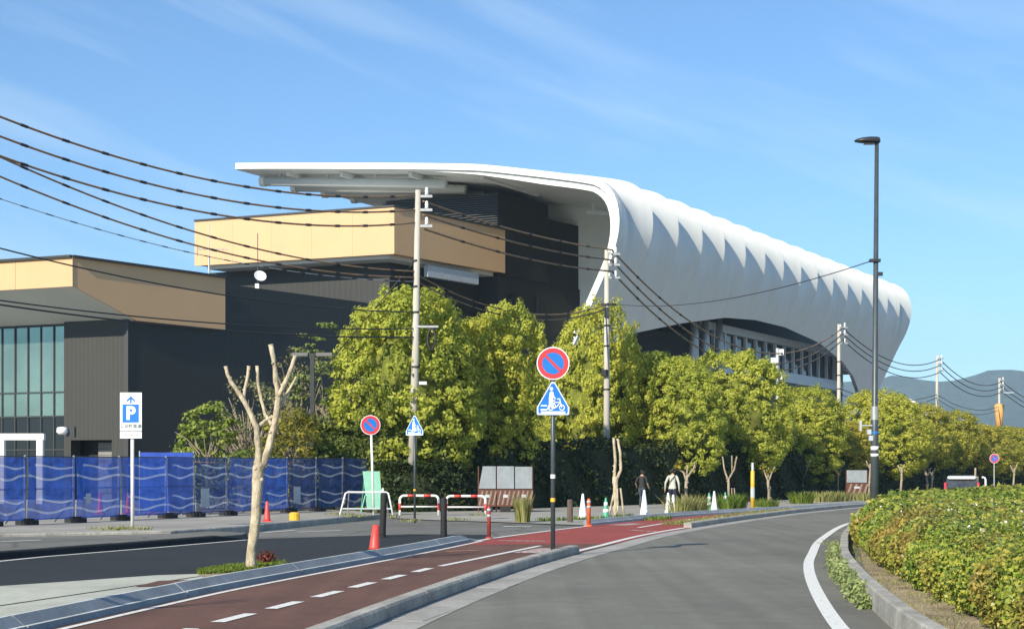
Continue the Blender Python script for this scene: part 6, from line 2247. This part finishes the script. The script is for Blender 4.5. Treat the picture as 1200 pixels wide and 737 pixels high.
tag(gw, 'leafy pale green weeds growing along the island kerb', 'weeds', kind='stuff')
# litter of dry stalks on island soil
sp_ = []
r_ = random.Random(8)
for k in range(200):
    y = r_.uniform(12.5, 34); x = poly_x(ISLH, y) - r_.uniform(-0.15, 0.75)
    sp_.append((x, y, 0.05))
blades('soil_grass', sp_, 0.055, 10, 'grass_dry', 0.22, 'sparse dry grass on the bare soil inside the island kerb', 'grass', 'stuff', 13, 0.005, lean=1.4)

# ------------------------------------------------------------------ hatchback behind the island
dcar = 69.0
pc = at(1127, 556, dcar)
car = thing('parked_car', 'dark hatchback with a pale roof seen from behind beyond the island shrubs', 'car', (pc.x, pc.y, 0.0), -0.30)
W, HH, LN = 1.62, 1.44, 3.7
secs = [(0.0, 0.30, 0.80, .70), (0.05, 0.28, 0.86, .96), (0.35, 0.26, 0.90, 1.0), (2.7, 0.26, 0.90, 1.0), (3.4, 0.27, 0.80, .95), (3.7, 0.32, 0.66, .8)]
m_ = MB()
V, fs = [], []
for y, z0, z1, wf in secs:
    w2 = W / 2 * wf
    V += [(-w2 * .94, y, z0), (-w2, y, (z0 + z1) / 2), (-w2 * .96, y, z1), (w2 * .96, y, z1), (w2, y, (z0 + z1) / 2), (w2 * .94, y, z0)]
for i in range(len(secs) - 1):
    for k in range(6):
        a_, b_ = i * 6 + k, i * 6 + (k + 1) % 6
        fs.append((a_, a_ + 6, b_ + 6, b_))
fs += [(0, 1, 2, 3, 4, 5)[::-1], tuple(range(30, 36))]
m_.add(V, fs)
M['car_paint'] = pm('car_paint', (0.10, 0.03, 0.035), 0.25, 0.05, 3, coat=0.6)
M['car_glass'] = pm('car_glass', (0.05, 0.055, 0.06), 0.06, 0.5, 1.5, spec=1.0)
M['car_roof'] = pm('car_roof', (0.78, 0.78, 0.76), 0.25, 0.03, 3, coat=0.6)
M['tail_red'] = pm('tail_red', (0.55, 0.05, 0.06), 0.2, 0.05, 3)
m_.build('body', M['car_paint'], car, smooth=False)
m_ = MB()
V = []
for y, z, w_ in ((0.08, 0.89, .92), (0.30, 1.36, .80), (2.0, 1.38, .80), (2.75, 0.89, .90)):
    V += [(-W / 2 * w_, y, z), (W / 2 * w_, y, z)]
m_.add(V, [(0, 1, 3, 2), (2, 3, 5, 4), (4, 5, 7, 6), (0, 2, 4, 6), (1, 7, 5, 3), (0, 6, 7, 1)])
m_.build('windows', M['car_glass'], car)
m_ = MB(); V = []
for y, z, w_ in ((0.14, 1.37, .70), (0.32, 1.43, .79), (1.2, 1.46, .78), (2.0, 1.41, .74)):
    V += [(-W / 2 * w_ * .93, y, z), (W / 2 * w_ * .93, y, z), (W / 2 * w_, y, z - .06), (-W / 2 * w_, y, z - .06)]
fs = []
for i in range(3):
    for k in range(4):
        a_, b_ = i * 4 + k, i * 4 + (k + 1) % 4
        fs.append((a_, b_, b_ + 4, a_ + 4))
fs += [(0, 3, 2, 1), (12, 13, 14, 15)]
m_.add(V, fs); m_.build('roof', M['car_roof'], car)
for s_ in (-1, 1):
    m_ = MB(); m_.box(s_ * W * 0.44, 0.09, 0.98, 0.10, 0.14, 0.34); m_.build('tail_light', M['tail_red'], car)
    for y in (0.7, 3.0):
        wh = MB(); wh.tube([(s_ * W / 2 * 0.99, y, 0.30), (s_ * (W / 2 - 0.2), y, 0.30)], 0.30, 18); w_ = wh.build('wheel', M['black_rubber'], car, smooth=False)
        rm = MB(); rm.tube([(s_ * (W / 2 + 0.01), y, 0.30), (s_ * (W / 2 - 0.1), y, 0.30)], 0.19, 14); rm.build('rim', M['galv'], w_)
m_ = MB(); m_.box(0, -0.03, 0.72, 0.34, 0.02, 0.17); m_.build('number_plate', M['sign_white'], car)
m_ = MB(); m_.box(0, -0.02, 0.42, W * 0.9, 0.14, 0.2); m_.build('bumper', M['black_rubber'], car)
# white bent pipe and pale post beside it
p = at(1155, 562, 74)
m_ = MB(); m_.tube([(0, 0, -p.z), (0, 0, 0), (-.04, 0, .09), (-.12, 0, .12), (-.18, 0, .11)], 0.05, 8); o = m_.build('bent_pipe', M['white_paint'], loc=p, smooth=True); tag(o, 'white bent pipe rail right of the hatchback', 'pipe')
p = at(1143, 548, 90)
m_ = MB(); m_.tube([(0, 0, -p.z), (0, 0, 0)], 0.06, 8); m_.tube([(0.06, 0, -p.z), (0.1, 0, -0.5)], 0.09, 8); o = m_.build('stake', M['bark_mid'], loc=p); tag(o, 'pale wooden stake just behind the hatchback', 'stake')

# ------------------------------------------------------------------ people
M['skin'] = pm('skin', (0.45, 0.27, 0.18), 0.6, 0.08, 20)
M['hair'] = pm('hair', (0.012, 0.010, 0.010), 0.5, 0.2, 40)
M['shirt_pale'] = pm('shirt_pale', (0.46, 0.47, 0.40), 0.8, 0.06, 6, 0.3, 14)
M['shirt_black'] = pm('shirt_black', (0.018, 0.018, 0.020), 0.8, 0.1, 6, 0.3, 14)
M['jeans'] = pm('jeans', (0.045, 0.07, 0.10), 0.85, 0.25, 8, 0.2, 30)
M['trousers'] = pm('trousers', (0.015, 0.019, 0.035), 0.85, 0.2, 8, 0.2, 30)
M['shoe'] = pm('shoe', (0.03, 0.03, 0.032), 0.6, 0.1, 8)
M['sole'] = pm('sole', (0.7, 0.7, 0.68), 0.6, 0.05, 8)
def skin_body(joints, edges, root):
    me = bpy.data.meshes.new('skeleton')
    names = list(joints)
    me.from_pydata([joints[n][0] for n in names], [(names.index(a_), names.index(b_)) for a_, b_ in edges], [])
    o = bpy.data.objects.new('skeleton', me)
    COL.objects.link(o)
    md = o.modifiers.new('skin', 'SKIN')
    md.use_smooth_shade = True
    md.branch_smoothing = 0.4
    sv = me.skin_vertices[0].data
    for i, n in enumerate(names):
        r_ = joints[n][1]
        sv[i].radius = r_ if isinstance(r_, tuple) else (r_, r_)
        sv[i].use_root = (n == root)
    sb = o.modifiers.new('sub', 'SUBSURF'); sb.levels = 2; sb.render_levels = 2
    dg = bpy.context.evaluated_depsgraph_get()
    dg.update()
    out = bpy.data.meshes.new_from_object(o.evaluated_get(dg))
    bpy.data.objects.remove(o)
    return out
def person(px, py, hgt_, label, mats, rz, sleeve, arms, legs, seed, bend=0.0):
    """mats: (top, bottom, shoes); faces -Y away flag by rz; local +Y is the walking direction"""
    p = gr(px, py, 0.012)
    t = thing('person', label, 'person', p, rz)
    s = hgt_ / 1.75
    J = {
        'pelvis': ((0, 0, 0.95), (0.155, 0.11)), 'belly': ((0, 0.01, 1.10), (0.145, 0.105)), 'chest': ((0, 0.02 + bend * .4, 1.30), (0.165, 0.115)),
        'collar': ((0, 0.02 + bend * .7, 1.44), (0.10, 0.085)), 'neck': ((0, 0.03 + bend, 1.52), 0.055), 'jaw': ((0, 0.055 + bend * 1.2, 1.585), (0.066, 0.075)),
        'skull': ((0, 0.04 + bend * 1.2, 1.665), (0.078, 0.094)), 'crown': ((0, 0.03 + bend * 1.2, 1.72), (0.045, 0.055)),
    }
    E = [('pelvis', 'belly'), ('belly', 'chest'), ('chest', 'collar'), ('collar', 'neck'), ('neck', 'jaw'), ('jaw', 'skull'), ('skull', 'crown')]
    for sd, nm in ((-1, 'l'), (1, 'r')):
        el, wr = arms[nm]
        hipx = 0.095 * sd
        kn, an_ = legs[nm]
        J['sh' + nm] = ((sd * 0.175, 0.02 + bend * .6, 1.41), 0.068)
        J['ua' + nm] = (tuple(Vector(J['sh' + nm][0]).lerp(Vector(el), .5)), 0.055)
        J['el' + nm] = (el, 0.046)
        J['wr' + nm] = (wr, 0.031)
        d_ = (Vector(wr) - Vector(el)).normalized()
        J['pa' + nm] = (tuple(Vector(wr) + d_ * 0.07), (0.022, 0.042))
        E += [('collar', 'sh' + nm), ('sh' + nm, 'ua' + nm), ('ua' + nm, 'el' + nm), ('el' + nm, 'wr' + nm), ('wr' + nm, 'pa' + nm)]
        J['hp' + nm] = ((hipx, 0, 0.88), (0.10, 0.105))
        J['th' + nm] = (tuple(Vector((hipx, 0, .88)).lerp(Vector(kn), .5)), 0.082)
        J['kn' + nm] = (kn, 0.062)
        J['cf' + nm] = (tuple(Vector(kn).lerp(Vector(an_), .4) + Vector((0, -0.015, 0))), 0.058)
        J['an' + nm] = (an_, 0.043)
        J['ft' + nm] = ((an_[0] + sd * 0.01, an_[1] + 0.10, an_[2] - 0.045), (0.045, 0.032))
        J['to' + nm] = ((an_[0] + sd * 0.02, an_[1] + 0.18, an_[2] - 0.055), (0.04, 0.024))
        J['he' + nm] = ((an_[0], an_[1] - 0.045, an_[2] - 0.05), (0.038, 0.03))
        E += [('pelvis', 'hp' + nm), ('hp' + nm, 'th' + nm), ('th' + nm, 'kn' + nm), ('kn' + nm, 'cf' + nm), ('cf' + nm, 'an' + nm), ('an' + nm, 'ft' + nm), ('ft' + nm, 'to' + nm), ('an' + nm, 'he' + nm)]
    me = skin_body(J, E, 'pelvis')
    # fingers: short chains rooted in the palm
    fm = MB()
    for sd, nm in ((-1, 'l'), (1, 'r')):
        el, wr = Vector(arms[nm][0]), Vector(arms[nm][1])
        d_ = (wr - el).normalized()
        side_ = Vector((0, 1, 0)) - d_ * d_.y
        side_.normalize()
        nrm = d_.cross(side_)
        base = wr + d_ * 0.085
        for k, ln in enumerate((0.068, 0.078, 0.073, 0.058)):
            q = base + side_ * (0.03 - 0.02 * k)
            c1 = q + d_ * ln * 0.5 + nrm * 0.006 * sd
            c2 = c1 + d_ * ln * 0.42 + nrm * 0.018 * sd
            fm.tube([q - d_ * 0.02, q, c1, c2], [0.0095, 0.0095, 0.0085, 0.0065], 6)
        q = wr + d_ * 0.03 + side_ * 0.03
        fm.tube([q, q + side_ * 0.025 + d_ * 0.03, q + side_ * 0.028 + d_ * 0.062], [0.012, 0.010, 0.007], 6)
    # one mesh: body + fingers, materials by region
    bm_v = [tuple(v.co) for v in me.vertices]
    bm_f = [tuple(p_.vertices) for p_ in me.polygons]
    body = MB(); body.add(bm_v, bm_f); body.add(fm.v, fm.f)
    top, bot, sho = mats
    ms = [M[top], M[bot], M['skin'], M[sho], M['hair'], M['sole']]
    idx = []
    shl = {nm: Vector(J['sh' + nm][0]) for nm in 'lr'}
    for f in body.f:
        c = Vector((0, 0, 0))
        for i in f: c += Vector(body.v[i])
        c /= len(f)
        mi = 0
        if c.z > 1.475 + 0.0:
            mi = 2
            if c.z > 1.60 and (c.y < 0.085 + bend * 1.2 or c.z > 1.69): mi = 4
            if c.y < 0.03 + bend * 1.2 and c.z > 1.55: mi = 4
        elif c.z < 0.92 and abs(c.x) < 0.24 and not any((c - Vector(arms[nm][1])).length < 0.12 for nm in 'lr'):
            mi = 1
            if c.z < min(legs['l'][1][2], legs['r'][1][2]) + 0.0 or any((c - Vector(legs[nm][1])).length < 0.13 and c.z < legs[nm][1][2] + 0.02 for nm in 'lr'): mi = 3
        else:
            for nm in ('l' if c.x < 0 else 'r'):
                el, wr = Vector(arms[nm][0]), Vector(arms[nm][1])
                dsh = (c - shl[nm]).length
                if abs(c.x) > 0.19 and dsh > sleeve: mi = 2
                if (c - wr).length < 0.15 and sleeve > 0.5 and dsh > 0.5: mi = 2
        idx.append(mi)
    body.mi = idx
    ob = body.build('body', ms, t, smooth=True)
    ob.scale = (s, s, s)
    # hair cap
    m_ = MB()
    V, fs = [], []
    cz = 1.655
    for i in range(7):
        ph = -0.55 + (math.pi / 2 + 0.5) * i / 6
        for k in range(14):
            a_ = 2 * math.pi * k / 14
            fr = 0.012 if math.sin(a_) > 0.35 and ph < 0.5 else 0.0
            r_ = math.cos(ph) * 0.098 + random.uniform(-.003, .003)
            V.append((r_ * 0.88 * math.cos(a_), 0.03 + bend * 1.2 + r_ * 1.05 * math.sin(a_) - (0.03 if fr else 0), cz + 0.105 * math.sin(ph) + (0.05 if fr else 0)))
    for i in range(6):
        for k in range(14):
            a_, b_ = i * 14 + k, i * 14 + (k + 1) % 14
            fs.append((a_, b_, b_ + 14, a_ + 14))
    m_.add(V, fs)
    h_ = m_.build('hair', M['hair'], t, smooth=True); h_.scale = (s, s, s)
    # facial features on the front of the head (turned away in view)
    m_ = MB()
    yb = 0.125 + bend * 1.2
    m_.lathe([(0.004, 0.02), (0.012, 0.0), (0.016, -0.012), (0.004, -0.02)], 8, (0, yb, 1.625))
    nose = m_.build('nose', M['skin'], t, smooth=True); nose.scale = (s, s, s)
    for sd in (-1, 1):
        m_ = MB(); m_.lathe([(0.002, -0.01), (0.012, -0.006), (0.014, 0), (0.012, 0.006), (0.002, 0.01)], 8, (sd * 0.032, yb - 0.02, 1.645)); e_ = m_.build('eye', M['hair'], t); e_.scale = (s, s, s)
        m_ = MB(); m_.lathe([(0.004, -0.03), (0.016, -0.015), (0.02, 0.01), (0.006, 0.03)], 8, (sd * 0.082, 0.045 + bend * 1.2, 1.635)); e_ = m_.build('ear', M['skin'], t, smooth=True); e_.scale = (s, s, s)
    m_ = MB(); m_.box(0, yb - 0.02, 1.585, 0.045, 0.012, 0.01); mo = m_.build('mouth', M['dark_red'], t); mo.scale = (s, s, s)
    return t, s
dirw = math.atan2(A.y, A.x) - math.pi / 2
pp, s = person(788, 598.8, 1.74, 'person in a pale long-sleeved top with a dark diagonal bag strap walking away', ('shirt_pale', 'trousers', 'shoe'), dirw * 0.6, 0.56,
    {'l': ((-0.285, -0.02, 1.15), (-0.315, 0.05, 0.90)), 'r': ((0.27, -0.02, 1.14), (0.27, 0.06, 0.88))},
    {'l': ((-0.09, 0.12, 0.50), (-0.09, 0.10, 0.085)), 'r': ((0.09, 0.0, 0.48), (0.09, -0.20, 0.115))}, 1, 0.02)
m_ = MB()
pts = [(0.13, -0.05, 1.47), (0.09, -0.095, 1.42), (0.0, -0.125, 1.32), (-0.09, -0.125, 1.20), (-0.155, -0.07, 1.09), (-0.17, 0.05, 1.04)]
m_.tube(pts, 0.016, 6)
st = m_.build('bag_strap', M['shirt_black'], pp, smooth=True); st.scale = (s, s, s)
pp, s = person(752, 595.6, 1.70, 'person in a black short-sleeved top and jeans striding away along the hedge', ('shirt_black', 'jeans', 'shoe'), dirw * 0.8, 0.30,
    {'l': ((-0.27, -0.06, 1.17), (-0.28, 0.10, 1.02)), 'r': ((0.27, -0.04, 1.17), (0.285, 0.10, 1.0))},
    {'l': ((-0.09, 0.16, 0.52), (-0.09, 0.02, 0.14)), 'r': ((0.08, 0.03, 0.49), (0.08, 0.05, 0.085))}, 2, 0.03)

# ------------------------------------------------------------------ the air: far hills fade to blue
hz = MB()
R = 4100
hz.add([(x, y, z) for z in (-5.0, 320.0) for x, y in ((-R, -R), (R, -R), (R, R), (-R, R))], [(3, 2, 1, 0), (4, 5, 6, 7), (0, 1, 5, 4), (1, 2, 6, 5), (2, 3, 7, 6), (3, 0, 4, 7)])
hm = bpy.data.materials.new('haze')
hm.use_nodes = True
hm.node_tree.nodes.clear()
ho = hm.node_tree.nodes.new('ShaderNodeOutputMaterial')
hv = hm.node_tree.nodes.new('ShaderNodeVolumePrincipled')
hv.inputs['Color'].default_value = (0.55, 0.78, 1.0, 1)
hv.inputs['Density'].default_value = 0.00018
hm.node_tree.links.new(hv.outputs[0], ho.inputs['Volume'])
o = hz.build('haze', hm)
tag(o, kind='stuff', label='pale blue haze over the far hills', cat='haze')
